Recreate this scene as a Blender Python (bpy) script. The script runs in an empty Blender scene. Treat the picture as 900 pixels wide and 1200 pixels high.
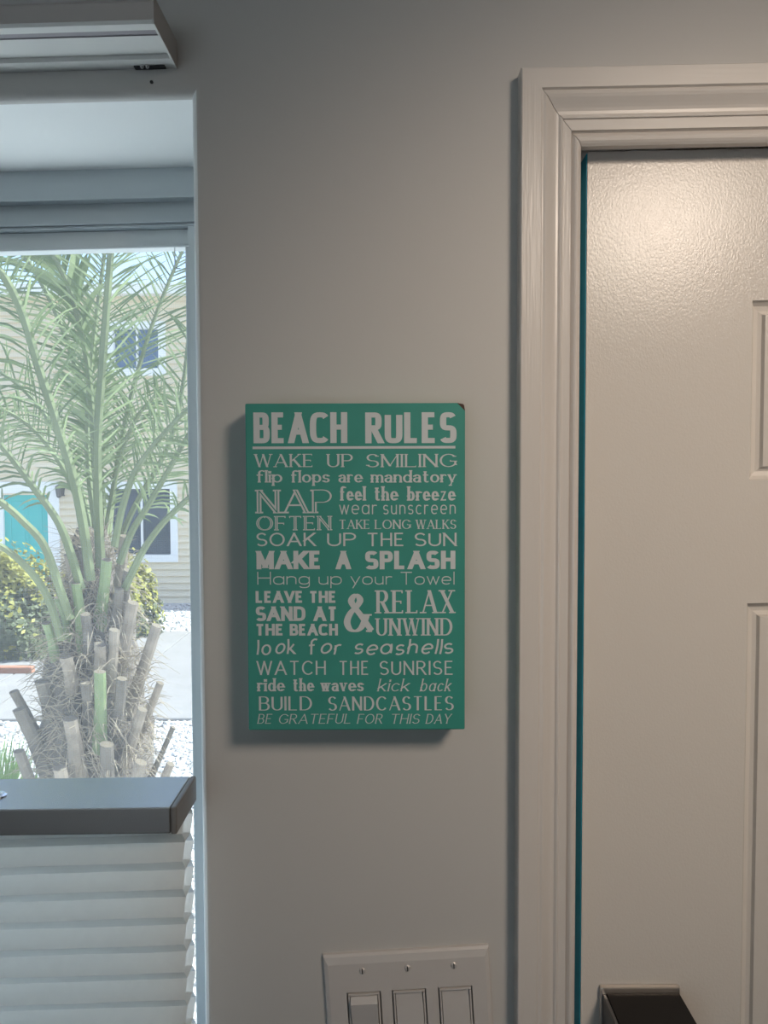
import bpy, bmesh, math, random
from mathutils import Vector, Matrix

# ------------------------------------------------------------------ camera, world, lights
SC = bpy.context.scene
COL = SC.collection
R = math.radians
F = 920.0                      # focal length in pixels of a 900x1200 frame
CAM = Vector((0.0, -0.77, 1.72))
cam_d = bpy.data.cameras.new('camera')
cam = bpy.data.objects.new('camera', cam_d)
COL.objects.link(cam)
cam_d.sensor_fit = 'VERTICAL'
cam_d.sensor_height = 36.0
cam_d.lens = 36.0 * F / 1200.0
cam_d.clip_start = 0.02
CROT = Matrix.Rotation(R(90 - 2.6), 3, 'X') @ Matrix.Rotation(R(-0.2), 3, 'Z')
cam.matrix_world = Matrix.Translation(CAM) @ CROT.to_4x4()
SC.camera = cam

SC.view_settings.view_transform = 'Standard'
SC.view_settings.look = 'None'
SC.view_settings.gamma = 1.0
SC.view_settings.use_curve_mapping = False
SC.view_settings.exposure = 0.0
SC.cycles.use_denoising = True
SC.cycles.max_bounces = 8
SC.cycles.transparent_max_bounces = 24
SC.cycles.sample_clamp_indirect = 4.0
SC.cycles.caustics_reflective = False
SC.cycles.caustics_refractive = False

world = bpy.data.worlds.new('world')
SC.world = world
world.use_nodes = True
wn = world.node_tree
sky = wn.nodes.new('ShaderNodeTexSky')
sky.sky_type = 'NISHITA'
sky.sun_disc = False
sky.sun_elevation = R(58)
sky.sun_rotation = R(80)
sky.air_density = 1.0
sky.dust_density = 1.6
sky.ozone_density = 1.2
wn.links.new(sky.outputs[0], wn.nodes['Background'].inputs[0])
wn.nodes['Background'].inputs[1].default_value = 0.40

sun_d = bpy.data.lights.new('sun', 'SUN')
sun = bpy.data.objects.new('sun', sun_d)
COL.objects.link(sun)
sun_d.energy = 11.5
sun_d.angle = R(0.6)
sun_d.color = (0.90, 1.0, 0.985)
sun.location = (1, -3, 8)
sun.rotation_euler = Vector((-0.75, -0.12, -0.95)).to_track_quat('-Z', 'Y').to_euler()

# aimed ceiling spot to the right behind the camera
lamp_d = bpy.data.lights.new('ceiling_spot', 'SPOT')
lamp = bpy.data.objects.new('ceiling_spot', lamp_d)
COL.objects.link(lamp)
lamp_d.energy = 59.0
lamp_d.color = (1.0, 0.835, 0.685)
lamp_d.shadow_soft_size = 0.17
lamp_d.spot_size = R(62)
lamp_d.spot_blend = 1.0
lamp.location = (0.66, -1.13, 2.36)
lamp.rotation_euler = (Vector((0.35, 0.0, 1.665)) - Vector(lamp.location)).to_track_quat('-Z', 'Y').to_euler()

# ------------------------------------------------------------------ helpers
def at(px, py, Y):
    """world point on the plane y = Y along the view ray of a photo pixel"""
    d = CROT @ Vector(((px - 450) / F, -(py - 600) / F, -1.0))
    return CAM + d * ((Y - CAM.y) / d.y)

def mat(name, col, rough=0.6, metal=0.0, spec=0.5, bump=None, mottle=None, trans=0.0, coat=0.0):
    """bump=(scale, strength, distance[, stretch]); mottle=(scale, amount)"""
    m = bpy.data.materials.new(name)
    m.use_nodes = True
    nt = m.node_tree
    b = nt.nodes['Principled BSDF']
    b.inputs['Base Color'].default_value = (*col, 1)
    b.inputs['Roughness'].default_value = rough
    b.inputs['Metallic'].default_value = metal
    b.inputs['Specular IOR Level'].default_value = spec
    b.inputs['Coat Weight'].default_value = coat
    tc = nt.nodes.new('ShaderNodeTexCoord')
    if bump:
        mp = nt.nodes.new('ShaderNodeMapping')
        st = bump[3] if len(bump) > 3 else (1, 1, 1)
        mp.inputs['Scale'].default_value = st
        nz = nt.nodes.new('ShaderNodeTexNoise')
        nz.inputs['Scale'].default_value = bump[0]
        nz.inputs['Detail'].default_value = 3
        bp = nt.nodes.new('ShaderNodeBump')
        bp.inputs['Strength'].default_value = bump[1]
        bp.inputs['Distance'].default_value = bump[2]
        nt.links.new(tc.outputs['Object'], mp.inputs[0])
        nt.links.new(mp.outputs[0], nz.inputs['Vector'])
        nt.links.new(nz.outputs['Fac'], bp.inputs['Height'])
        nt.links.new(bp.outputs[0], b.inputs['Normal'])
    if mottle:
        nz = nt.nodes.new('ShaderNodeTexNoise')
        nz.inputs['Scale'].default_value = mottle[0]
        nz.inputs['Detail'].default_value = 4
        rp = nt.nodes.new('ShaderNodeValToRGB')
        a = mottle[1]
        rp.color_ramp.elements[0].position = 0.3
        rp.color_ramp.elements[1].position = 0.7
        rp.color_ramp.elements[0].color = (*[c * (1 - a) for c in col], 1)
        rp.color_ramp.elements[1].color = (*[min(1, c * (1 + a)) for c in col], 1)
        nt.links.new(tc.outputs['Object'], nz.inputs['Vector'])
        nt.links.new(nz.outputs['Fac'], rp.inputs[0])
        nt.links.new(rp.outputs[0], b.inputs['Base Color'])
    if trans:
        out = nt.nodes['Material Output']
        tr = nt.nodes.new('ShaderNodeBsdfTranslucent')
        tr.inputs[0].default_value = (*col, 1)
        mx = nt.nodes.new('ShaderNodeMixShader')
        mx.inputs[0].default_value = trans
        nt.links.new(b.outputs[0], mx.inputs[1])
        nt.links.new(tr.outputs[0], mx.inputs[2])
        nt.links.new(mx.outputs[0], out.inputs[0])
    return m

class MB:
    """collects polygons; build() links them as one mesh object"""
    def __init__(self):
        self.v, self.f, self.mi = [], [], []
    def face(self, pts, mi=0):
        i = len(self.v)
        self.v += [tuple(p) for p in pts]
        self.f.append(tuple(range(i, i + len(pts))))
        self.mi.append(mi)
    def mesh(self, verts, faces, mi=0):
        i = len(self.v)
        self.v += [tuple(p) for p in verts]
        for f in faces:
            self.f.append(tuple(i + k for k in f))
            self.mi.append(mi)
    def box(self, a, b, mi=0, shear=0.0, x0=0.0):
        x = (min(a[0], b[0]), max(a[0], b[0])); y = (min(a[1], b[1]), max(a[1], b[1])); z = (min(a[2], b[2]), max(a[2], b[2]))
        vs = [(X, Y, Z + shear * (X - x0)) for Z in z for Y in y for X in x]
        self.mesh(vs, [(0, 2, 3, 1), (4, 5, 7, 6), (0, 1, 5, 4), (2, 6, 7, 3), (0, 4, 6, 2), (1, 3, 7, 5)], mi)
    def prism(self, pa, pb, mi=0, caps=True):
        """two matching rings joined by side quads"""
        n = len(pa)
        self.mesh(list(pa) + list(pb), [(i, (i + 1) % n, n + (i + 1) % n, n + i) for i in range(n)]
                  + ([tuple(range(n - 1, -1, -1)), tuple(range(n, 2 * n))] if caps else []), mi)
    def tube(self, pts, rad, n=6, mi=0, flat=1.0, up=Vector((0, 1, 0)), endmi=None):
        pts = [Vector(p) for p in pts]
        rings = []
        for i, p in enumerate(pts):
            t = (pts[min(i + 1, len(pts) - 1)] - pts[max(i - 1, 0)]).normalized()
            s = t.cross(up)
            if s.length < 1e-4: s = t.cross(Vector((1, 0, 0)))
            s.normalize(); q = s.cross(t)
            r = rad[i] if isinstance(rad, (list, tuple)) else rad
            rings.append([p + s * r * math.cos(2 * math.pi * k / n) + q * r * flat * math.sin(2 * math.pi * k / n) for k in range(n)])
        vs = [v for g in rings for v in g]
        fs = []
        for i in range(len(rings) - 1):
            for k in range(n):
                fs.append((i * n + k, i * n + (k + 1) % n, (i + 1) * n + (k + 1) % n, (i + 1) * n + k))
        self.mesh(vs, fs, mi)
        self.face(rings[0][::-1], mi)
        self.face(rings[-1], mi if endmi is None else endmi)
    def build(self, name, mats, parent=None, smooth=False, bevel=0.0, loc=None, segs=2, merge=False):
        me = bpy.data.meshes.new(name)
        me.from_pydata(self.v, [], self.f)
        if not isinstance(mats, (list, tuple)): mats = [mats]
        for m in mats: me.materials.append(m)
        me.polygons.foreach_set('material_index', self.mi)
        if smooth: me.polygons.foreach_set('use_smooth', [True] * len(self.f))
        bm = bmesh.new(); bm.from_mesh(me)
        if merge or bevel: bmesh.ops.remove_doubles(bm, verts=bm.verts, dist=1e-6)
        if merge or bevel: bmesh.ops.recalc_face_normals(bm, faces=bm.faces)
        if bevel:
            ed = [e for e in bm.edges if len(e.link_faces) == 2 and e.calc_face_angle(0) > R(25)]
            bmesh.ops.bevel(bm, geom=ed, offset=bevel, segments=segs, profile=0.5, affect='EDGES', clamp_overlap=True)
        bm.to_mesh(me); bm.free()
        me.update()
        o = bpy.data.objects.new(name, me)
        COL.objects.link(o)
        if parent:
            o.parent = parent
            o.location = -world_loc(parent)
        elif loc is not None:
            pass
        return o

def world_loc(o):
    l = Vector(o.location)
    while o.parent:
        o = o.parent
        l += Vector(o.location)
    return l

def tag(o, label=None, cat=None, group=None, kind=None):
    if label: o['label'] = label
    if cat: o['category'] = cat
    if group: o['group'] = group
    if kind: o['kind'] = kind
    return o

def empty(name, loc):
    o = bpy.data.objects.new(name, None)
    o.empty_display_size = 0.05
    o.location = loc
    COL.objects.link(o)
    return o

# ------------------------------------------------------------------ materials
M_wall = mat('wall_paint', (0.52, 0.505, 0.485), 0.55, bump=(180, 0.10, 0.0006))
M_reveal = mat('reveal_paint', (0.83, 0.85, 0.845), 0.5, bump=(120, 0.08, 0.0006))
M_ceil = mat('ceiling_paint', (0.62, 0.62, 0.61), 0.8)
M_floor = mat('floor_tile', (0.26, 0.25, 0.24), 0.4, mottle=(3, 0.15))
M_casing = mat('casing_gloss_paint', (0.63, 0.59, 0.555), 0.29, bump=(70, 0.32, 0.0009, (6, 6, 0.25)))
M_head = mat('head_gloss_paint', (0.63, 0.59, 0.555), 0.34, bump=(60, 0.15, 0.0008, (0.25, 6, 6)))
M_door = mat('door_gloss_paint', (0.64, 0.60, 0.555), 0.20, spec=0.27, bump=(560, 0.27, 0.0007, (1, 1, 0.7)))
M_teal_edge = mat('teal_edge_paint', (0.02, 0.42, 0.58), 0.45)
M_dark = mat('dark_gap', (0.03, 0.03, 0.03), 0.7)
M_lock = mat('black_lock_plastic', (0.010, 0.0085, 0.0085), 0.5, spec=0.2)
M_chrome = mat('lock_nickel', (0.72, 0.66, 0.60), 0.28, metal=0.9)
M_lockside = mat('lock_side_reflection', (0.10, 0.10, 0.105), 0.35, metal=0.4)
M_teal = mat('sign_teal_paint', (0.032, 0.265, 0.215), 0.5, bump=(400, 0.08, 0.0004), mottle=(25, 0.05))
M_letter = mat('sign_white_paint', (0.57, 0.61, 0.62), 0.6)
M_chip = mat('sign_bare_wood', (0.055, 0.022, 0.014), 0.8)
M_plate = mat('switch_plastic', (0.56, 0.53, 0.51), 0.3)
M_paddle = mat('switch_paddle', (0.53, 0.505, 0.49), 0.28)
M_screw = mat('plate_screw', (0.60, 0.57, 0.55), 0.3, metal=0.3)
M_rail = mat('rail_taupe_satin', (0.46, 0.445, 0.43), 0.27, metal=0.85)
M_railtop = mat('rail_end_cap', (0.22, 0.21, 0.20), 0.35, metal=0.2)
M_headrail = mat('headrail_enamel', (0.62, 0.62, 0.60), 0.35)
M_headfront = mat('headrail_front', (0.54, 0.50, 0.475), 0.45)
M_groove = mat('headrail_groove', (0.28, 0.26, 0.28), 0.5)
M_steel = mat('screw_steel', (0.7, 0.7, 0.72), 0.2, metal=1.0)
M_fabric = mat('shade_fabric', (0.92, 0.935, 0.92), 0.9, trans=0.56, spec=0.1, mottle=(90, 0.03))
M_vinyl = mat('window_vinyl', (0.72, 0.77, 0.78), 0.35)
M_vinyl2 = mat('window_alu', (0.50, 0.55, 0.575), 0.35, metal=0.15)

def screen_mat():
    m = bpy.data.materials.new('insect_screen')
    m.use_nodes = True
    nt = m.node_tree; nt.nodes.clear()
    out = nt.nodes.new('ShaderNodeOutputMaterial')
    tc = nt.nodes.new('ShaderNodeTexCoord')
    sep = nt.nodes.new('ShaderNodeSeparateXYZ')
    nt.links.new(tc.outputs['Object'], sep.inputs[0])
    outs = []
    for ax in ('X', 'Z'):
        mu = nt.nodes.new('ShaderNodeMath'); mu.operation = 'MULTIPLY'; mu.inputs[1].default_value = 2 * math.pi / 0.0028
        sn = nt.nodes.new('ShaderNodeMath'); sn.operation = 'SINE'
        nt.links.new(sep.outputs[ax], mu.inputs[0]); nt.links.new(mu.outputs[0], sn.inputs[0])
        outs.append(sn)
    mx = nt.nodes.new('ShaderNodeMath'); mx.operation = 'MAXIMUM'
    nt.links.new(outs[0].outputs[0], mx.inputs[0]); nt.links.new(outs[1].outputs[0], mx.inputs[1])
    mr = nt.nodes.new('ShaderNodeMapRange')
    mr.inputs[1].default_value = -0.6; mr.inputs[2].default_value = 1.0
    mr.inputs[3].default_value = 0.05; mr.inputs[4].default_value = 0.18
    nt.links.new(mx.outputs[0], mr.inputs[0])
    tr = nt.nodes.new('ShaderNodeBsdfTransparent')
    df = nt.nodes.new('ShaderNodeBsdfDiffuse'); df.inputs[0].default_value = (0.80, 0.82, 0.82, 1)
    tl = nt.nodes.new('ShaderNodeBsdfTranslucent'); tl.inputs[0].default_value = (0.85, 0.87, 0.87, 1)
    m1 = nt.nodes.new('ShaderNodeMixShader'); m1.inputs[0].default_value = 0.75
    nt.links.new(df.outputs[0], m1.inputs[1]); nt.links.new(tl.outputs[0], m1.inputs[2])
    m2 = nt.nodes.new('ShaderNodeMixShader')
    nt.links.new(mr.outputs[0], m2.inputs[0])
    nt.links.new(tr.outputs[0], m2.inputs[1]); nt.links.new(m1.outputs[0], m2.inputs[2])
    nt.links.new(m2.outputs[0], out.inputs[0])
    return m
M_screen = screen_mat()

def pane_mat():
    m = bpy.data.materials.new('window_glass')
    m.use_nodes = True
    nt = m.node_tree; nt.nodes.clear()
    out = nt.nodes.new('ShaderNodeOutputMaterial')
    tr = nt.nodes.new('ShaderNodeBsdfTransparent'); tr.inputs[0].default_value = (0.97, 0.985, 0.985, 1)
    gl = nt.nodes.new('ShaderNodeBsdfGlossy'); gl.inputs['Roughness'].default_value = 0.02
    fr = nt.nodes.new('ShaderNodeFresnel'); fr.inputs[0].default_value = 1.25
    mx = nt.nodes.new('ShaderNodeMixShader')
    nt.links.new(fr.outputs[0], mx.inputs[0]); nt.links.new(tr.outputs[0], mx.inputs[1]); nt.links.new(gl.outputs[0], mx.inputs[2])
    nt.links.new(mx.outputs[0], out.inputs[0])
    return m
M_pane = pane_mat()

# ------------------------------------------------------------------ room shell
WX = 0.5 * (at(223, 115, 0).x + at(239, 1190, 0).x)         # right edge of the window opening
WLEFT = -1.25
WTOP = at(110, 114.5, 0).z                                   # soffit edge
WSL = 0.022                                                  # the window head runs slightly uphill to the right
WXC = at(110, 114.5, 0).x
WBOT = 0.86
REV = 0.172                                                  # reveal depth to the window frame
WALLT = 0.27
DX0 = at(684.5, 700, 0.015).x                                # door's left edge
DTOP = at(790, 176, 0.015).z
DW = 0.91
CEIL = 2.44

def rounded_corner(cx, cy, r, n=8):
    """quarter arc from the room face of the wall to the reveal"""
    return [(cx + r - r * math.sin(R(90) * k / n), cy - 0 + r - r * math.cos(R(90) * k / n)) for k in range(n + 1)]

RB = 0.009
mb = MB()
# pier between window and door: extruded profile with a bullnose at the window edge
prof = [(DX0 - 0.02, 0.0)] + [(x, y) for x, y in rounded_corner(WX, 0.0, RB)] + [(WX, WALLT), (DX0 - 0.02, WALLT)]
mb.prism([(x, y, 0.0) for x, y in prof][::-1], [(x, y, CEIL) for x, y in prof][::-1])
# wall above the window with a bullnose bottom edge
def zt(x): return WTOP + WSL * (x - WXC)
profz = [(0.0, CEIL)] + [(RB - RB * math.cos(R(90) * k / 8), RB - RB * math.sin(R(90) * k / 8)) for k in range(9)] + [(WALLT, 0.0), (WALLT, CEIL)]
def ring(x):
    return [(x, y, (zt(x) + z) if z != CEIL else CEIL) for y, z in profz]
mb.prism(ring(WLEFT), ring(WX + RB))
mb.box((WLEFT, 0, 0), (WX, WALLT, WBOT))
mb.box((-2.2, 0, 0), (WLEFT, WALLT, CEIL))
mb.box((DX0 - 0.020, 0, DTOP + 0.006), (DX0 + DW + 0.010, WALLT, CEIL))
mb.box((DX0 + DW + 0.01, 0, 0), (2.3, WALLT, CEIL))
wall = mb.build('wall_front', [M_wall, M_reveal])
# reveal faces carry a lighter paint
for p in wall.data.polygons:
    if abs(p.center.x - WX) < 0.02 and p.normal.x < -0.35: p.material_index = 1  # rounded edge lightened too, painting in the daylight it catches
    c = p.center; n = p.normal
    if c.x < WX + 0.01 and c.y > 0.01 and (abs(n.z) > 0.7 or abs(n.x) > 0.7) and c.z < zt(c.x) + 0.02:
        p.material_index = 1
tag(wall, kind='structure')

def shell(name, a, b, m):
    k = MB(); k.box(a, b)
    return tag(k.build(name, m), kind='structure')
shell('floor', (-2.2, -3.8, -0.1), (2.3, 0.27, 0.0), M_floor)
shell('ceiling', (-2.2, -3.8, CEIL), (2.3, 0.27, CEIL + 0.1), M_ceil)
mb = MB()                                                     # back wall with an unseen window added to let in fill daylight
for a_, b_ in [((-2.2, -3.9, 0), (-2.0, -3.8, CEIL)), ((-0.1, -3.9, 0), (2.3, -3.8, CEIL)), ((-2.0, -3.9, 0), (-0.1, -3.8, 0.55)), ((-2.0, -3.9, 2.15), (-0.1, -3.8, CEIL))]:
    mb.box(a_, b_)
tag(mb.build('wall_back', M_wall), kind='structure')
w2 = empty('fill_window', (-1.05, -3.85, 0.55)); tag(w2, kind='structure')
mb = MB()
for a_, b_ in [((-2.0, -3.88, .55), (-1.95, -3.82, 2.15)), ((-.15, -3.88, .55), (-.1, -3.82, 2.15)), ((-1.95, -3.88, .55), (-.15, -3.82, .60)), ((-1.95, -3.88, 2.10), (-.15, -3.82, 2.15)), ((-1.075, -3.88, .60), (-1.025, -3.82, 2.10))]:
    mb.box(a_, b_)
mb.build('window_frame', M_vinyl, w2)
mb = MB(); mb.face([(-1.96, -3.85, .59), (-.14, -3.85, .59), (-.14, -3.85, 2.11), (-1.96, -3.85, 2.11)])
mb.build('pane', M_pane, w2)
shell('wall_left', (-2.3, -3.8, 0), (-2.2, 0.27, CEIL), M_wall)
shell('wall_right', (2.3, -3.8, 0), (2.4, 0.27, CEIL), M_wall)

# ------------------------------------------------------------------ door casing
CX0 = at(608, 700, -0.018).x
CW = at(676.5, 700, -0.008).x - CX0
CZ1 = at(640, 79, -0.018).z
CSL = 0.017
# (u from the outer edge, thickness)
CP = [(0.0, 0.0), (0.0, 0.0175), (0.0012, 0.019), (0.0190, 0.019), (0.0202, 0.0165), (0.0212, 0.0178), (0.0235, 0.0182)]
CP += [(0.0235 + 0.0130 * k / 6, 0.0182 - 0.0062 * math.sin(R(90) * k / 6) ** 1.4) for k in range(1, 7)]
CP += [(0.0384, 0.0136), (0.0400, 0.0140), (0.0404, 0.0122), (0.0410, 0.0126), (0.0484, 0.0130), (0.0489, 0.0104)]
CP += [(0.0494 + (CW - 0.0494) * k / 6, 0.0075 + 0.0052 * math.sin(R(150) * k / 6 + R(15))) for k in range(0, 7)]
CP += [(CW, 0.0)]
G0 = 0.0196
HH = CZ1 - at(690, 177, -0.008).z - 0.003
def g(u): return u if u < G0 else G0 + (u - G0) * (HH - G0) / (CW - G0)
mb = MB()
# the side boards carry more paint in their grooves
SOFT = {0.0165: 0.0180, 0.0122: 0.0133, 0.0104: 0.0119}
CPS = [(u, SOFT.get(t, t)) for u, t in CP]
lo = [(CX0 + u, -t, 0.0) for u, t in CPS]
hi = [(CX0 + u, -t, CZ1 - g(u) + CSL * u) for u, t in CPS]
mb.prism(lo, hi)
tag(mb.build('trim_1', M_casing, merge=True), kind='structure')
mb = MB()
XR = DX0 + DW + 0.07
ra = [(CX0 + u + (0.0007 if u > G0 else 0), -t, CZ1 - g(u) + CSL * u) for u, t in CP]
rb = [(XR - u, -t, CZ1 - g(u) + CSL * (XR - u - CX0)) for u, t in CP]
mb.prism(ra, rb)
tag(mb.build('trim_2', M_head, merge=True), kind='structure')
mb = MB()
lo = [(XR - u, -t, 0.0) for u, t in CP]
hi = [(XR - u, -t, CZ1 - g(u) + CSL * (XR - u - CX0)) for u, t in CP]
mb.prism(lo, hi)
tag(mb.build('trim_3', M_casing, merge=True), kind='structure')
# jamb lining inside the opening
mb = MB()
mb.box((DX0 - 0.0198, 0.0005, 0), (DX0 - 0.0126, 0.13, DTOP + 0.004))
mb.box((DX0 - 0.0126, 0.066, 0), (DX0 + 0.010, 0.13, DTOP))
mb.box((DX0 - 0.0126, 0.0005, DTOP + 0.0035), (DX0 + DW + 0.004, 0.13, DTOP + 0.0055), shear=0.0)
mb.box((DX0 + DW + 0.004, 0.0005, 0), (DX0 + DW + 0.0095, 0.13, DTOP + 0.004))
tag(mb.build('trim_4', M_casing), kind='structure')

# ------------------------------------------------------------------ door with raised panels
YD = 0.015
def panel_door(x0, x1, z0, z1, panels, y, th, sl):
    k = MB()
    xs = sorted(set([x0, x1] + [p[0] for p in panels] + [p[1] for p in panels]))
    zs = sorted(set([z0, z1] + [p[2] for p in panels] + [p[3] for p in panels]))
    S = lambda x, z: z + (sl * (x - x0) if z > 0.3 else 0)
    for i in range(len(xs) - 1):
        for j in range(len(zs) - 1):
            a, b, c, d = xs[i], xs[i + 1], zs[j], zs[j + 1]
            hit = [p for p in panels if abs(p[0] - a) < 1e-6 and abs(p[1] - b) < 1e-6 and p[2] - 1e-6 <= c and d <= p[3] + 1e-6]
            if not hit:
                k.face([(a, y, S(a, c)), (b, y, S(b, c)), (b, y, S(b, d)), (a, y, S(a, d))])
    rings = [(0, 0), (0.0012, 0.0035), (0.0045, 0.0075), (0.0090, 0.0085), (0.0125, 0.0065), (0.0140, 0.0020), (0.026, 0.0008)]
    for (a, b, c, d) in panels:
        prev = None
        for ins, dep in rings:
            q = [(a + ins, y + dep, S(a, c + ins)), (b - ins, y + dep, S(b, c + ins)), (b - ins, y + dep, S(b, d - ins)), (a + ins, y + dep, S(a, d - ins))]
            if prev:
                for e in range(4):
                    k.face([prev[e], prev[(e + 1) % 4], q[(e + 1) % 4], q[e]])
            prev = q
        k.face(prev)
    k.face([(x0, y + th, z0), (x0, y + th, S(x0, z1)), (x1, y + th, S(x1, z1)), (x1, y + th, z0)])
    k.face([(x0, y, S(x0, z1)), (x1, y, S(x1, z1)), (x1, y + th, S(x1, z1)), (x0, y + th, S(x0, z1))])
    k.face([(x0, y, z0), (x0, y + th, z0), (x1, y + th, z0), (x1, y, z0)])
    k.face([(x1, y, z0), (x1, y + th, z0), (x1, y + th, S(x1, z1)), (x1, y, S(x1, z1))])
    return k
px0 = at(880, 460, YD).x
pw = (DW - 2 * (px0 - DX0) - 0.12) / 2
pz = [at(884, 352, YD).z, at(878, 563, YD).z, at(873, 707, YD).z]
DSL = 0.017
off = DSL * (px0 - DX0)
panels = []
for s in (0, 1):
    a = px0 + s * (pw + 0.12)
    panels += [(a, a + pw, pz[1] - off, pz[0] - off), (a, a + pw, pz[2] - 0.62 - off, pz[2] - off), (a, a + pw, 0.22, 0.70)]
door = empty('door_1', (DX0 + DW / 2, YD, 0.005))
tag(door, kind='structure')
DOORZ = DTOP - DSL * (at(790, 176, YD).x - DX0)
panel_door(DX0, DX0 + DW, 0.005, DOORZ, panels, YD, 0.045, DSL).build('door_panel', M_door, door, merge=True)
mb = MB()
mb.box((DX0 - 0.0008, YD + 0.0012, 0.006), (DX0, YD + 0.045, DOORZ - 0.001))
e = mb.build('door_edge', M_teal_edge, door); e['label'] = 'teal painted edge of the door'

# electronic lock: nickel back plate and a deep black housing
lx0, lx1 = at(704, 1160, YD - 0.006).x, at(797, 1160, YD - 0.006).x
lz = at(750, 1157.5, YD - 0.006).z
mb = MB()
mb.box((lx0, YD - 0.0065, lz - 0.19), (lx1, YD, lz))
pl = mb.build('lock', M_chrome, door, bevel=0.0012)
pl['label'] = 'black electronic lock with nickel back plate'
mb = MB()
lzz = at(750, 1163.5, YD - 0.0065).z
mb.box((lx0 + 0.0055, YD - 0.075, lzz - 0.175), (lx1 - 0.001, YD - 0.0065, lzz))
bo = mb.build('lock_housing', M_lock, pl, bevel=0.0008); bo['label'] = 'black housing'
mb = MB()  # added grey slab, the window's reflection put into its colour
mb.box((lx0 + 0.0018, YD - 0.072, lzz - 0.173), (lx0 + 0.0054, YD - 0.0065, lzz - 0.0015))
bo = mb.build('side_reflection', M_lockside, pl, bevel=0.0006); bo['label'] = 'grey slab painted as the window reflection on the lock side'

# ------------------------------------------------------------------ window
YF = REV
wnd = empty('window_1', ((WLEFT + WX) / 2, YF, WBOT))
tag(wnd, kind='structure')
def zline(px, py, Y):
    p = at(px, py, Y)
    return p.z - WSL * (p.x - WXC)
def wbox(k, x0, x1, y0, y1, z0, z1, mi=0):
    k.box((x0, y0, z0), (x1, y1, z1), mi, shear=WSL, x0=WXC)
zs_ = zline(110, 200, YF)                 # bottom of soffit at the frame (derived reveal)
k = MB()
za = zline(110, 233, YF)
wbox(k, WLEFT, WX, YF, YF + 0.03, za, WTOP + 0.02)                       # head liner
wbox(k, WLEFT, WX, YF - 0.002, YF + 0.03, za - 0.0012, za + 0.0008)     # thin lip
zb = zline(110, 259, YF + 0.014)
wbox(k, WLEFT, WX, YF + 0.014, YF + 0.05, zb, za + 0.01)
zc0 = zline(110, 263, YF + 0.008)
wbox(k, WLEFT, WX - 0.004, YF + 0.006, YF + 0.05, zc0, zline(110, 258.5, YF + 0.006))
wbox(k, WLEFT, WX - 0.004, YF + 0.010, YF + 0.05, zline(110, 267, YF + 0.01), zc0 - 0.0008)
JX = 0.5 * (at(220, 400, YF + 0.012).x + at(231, 850, YF + 0.012).x)
wbox(k, JX, WX + 0.02, YF + 0.012, YF + 0.05, WBOT, zc0 - 0.001, 1)           # right jamb
wbox(k, WLEFT, WLEFT + 0.04, YF + 0.012, YF + 0.05, WBOT, zb + 0.01)
wbox(k, WLEFT, WX, YF - 0.01, YF + 0.05, WBOT, WBOT + 0.04)
k.build('window_frame', [M_vinyl2, M_vinyl], wnd)
k = MB()
SX = 0.5 * (at(214, 300, YF + 0.022).x + at(228.5, 880, YF + 0.022).x)
zr0, zr1 = zline(110, 271, YF + 0.022), zline(110, 290, YF + 0.022)
wbox(k, WLEFT + 0.04, JX, YF + 0.022, YF + 0.048, zr1, zr0)
wbox(k, WLEFT + 0.04, JX, YF + 0.020, YF + 0.024, zr1 - 0.0025, zr1 + 0.0005)
wbox(k, SX, JX + 0.002, YF + 0.022, YF + 0.048, WBOT + 0.04, zr1)
wbox(k, WLEFT + 0.04, WLEFT + 0.07, YF + 0.022, YF + 0.048, WBOT + 0.04, zr1)
wbox(k, WLEFT + 0.04, JX, YF + 0.022, YF + 0.048, WBOT + 0.04, WBOT + 0.075)
sash = k.build('sash', M_vinyl, wnd, bevel=0.0008, segs=1)
# little latch at the top right corner of the glass
k = MB()
lp = at(207, 290, YF + 0.03); lq = at(214, 317, YF + 0.03)
k.tube([(lp.x, YF + 0.021, lp.z), (lp.x, YF + 0.021, lq.z + 0.001), (lp.x + 0.001, YF + 0.021, lq.z), (lq.x, YF + 0.021, lq.z)], 0.0007, 6)
k.build('latch', M_vinyl, sash)
k = MB()
k.face([(x, YF + 0.034, z + WSL * (x - WXC)) for x, z in [(WLEFT + 0.06, WBOT + 0.06), (SX + 0.003, WBOT + 0.06), (SX + 0.003, zr1 + 0.003), (WLEFT + 0.06, zr1 + 0.003)]])
k.build('pane', M_pane, wnd)
k = MB()
k.face([(WLEFT + 0.05, YF + 0.062, WBOT + 0.05), (JX + 0.01, YF + 0.062, WBOT + 0.05), (JX + 0.01, YF + 0.062, zr0 + 0.01), (WLEFT + 0.05, YF + 0.062, zr0 + 0.01)])
k.build('insect_screen', M_screen, wnd)

# ------------------------------------------------------------------ cellular shade (outside mount head rail, lowered moving rail, pleats)
P_ = 0.076
hx = at(207, 80, -0.001).x
hz_ = at(207, 79, -0.001)
HSL = 0.026
shade = empty('cellular_shade', (-0.6, -P_ / 2, hz_.z))
tag(shade, 'white pleated cellular shade lowered below its top rail across the window', 'window shade')
def hz(x, z): return z + HSL * (x - hz_.x)
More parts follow.
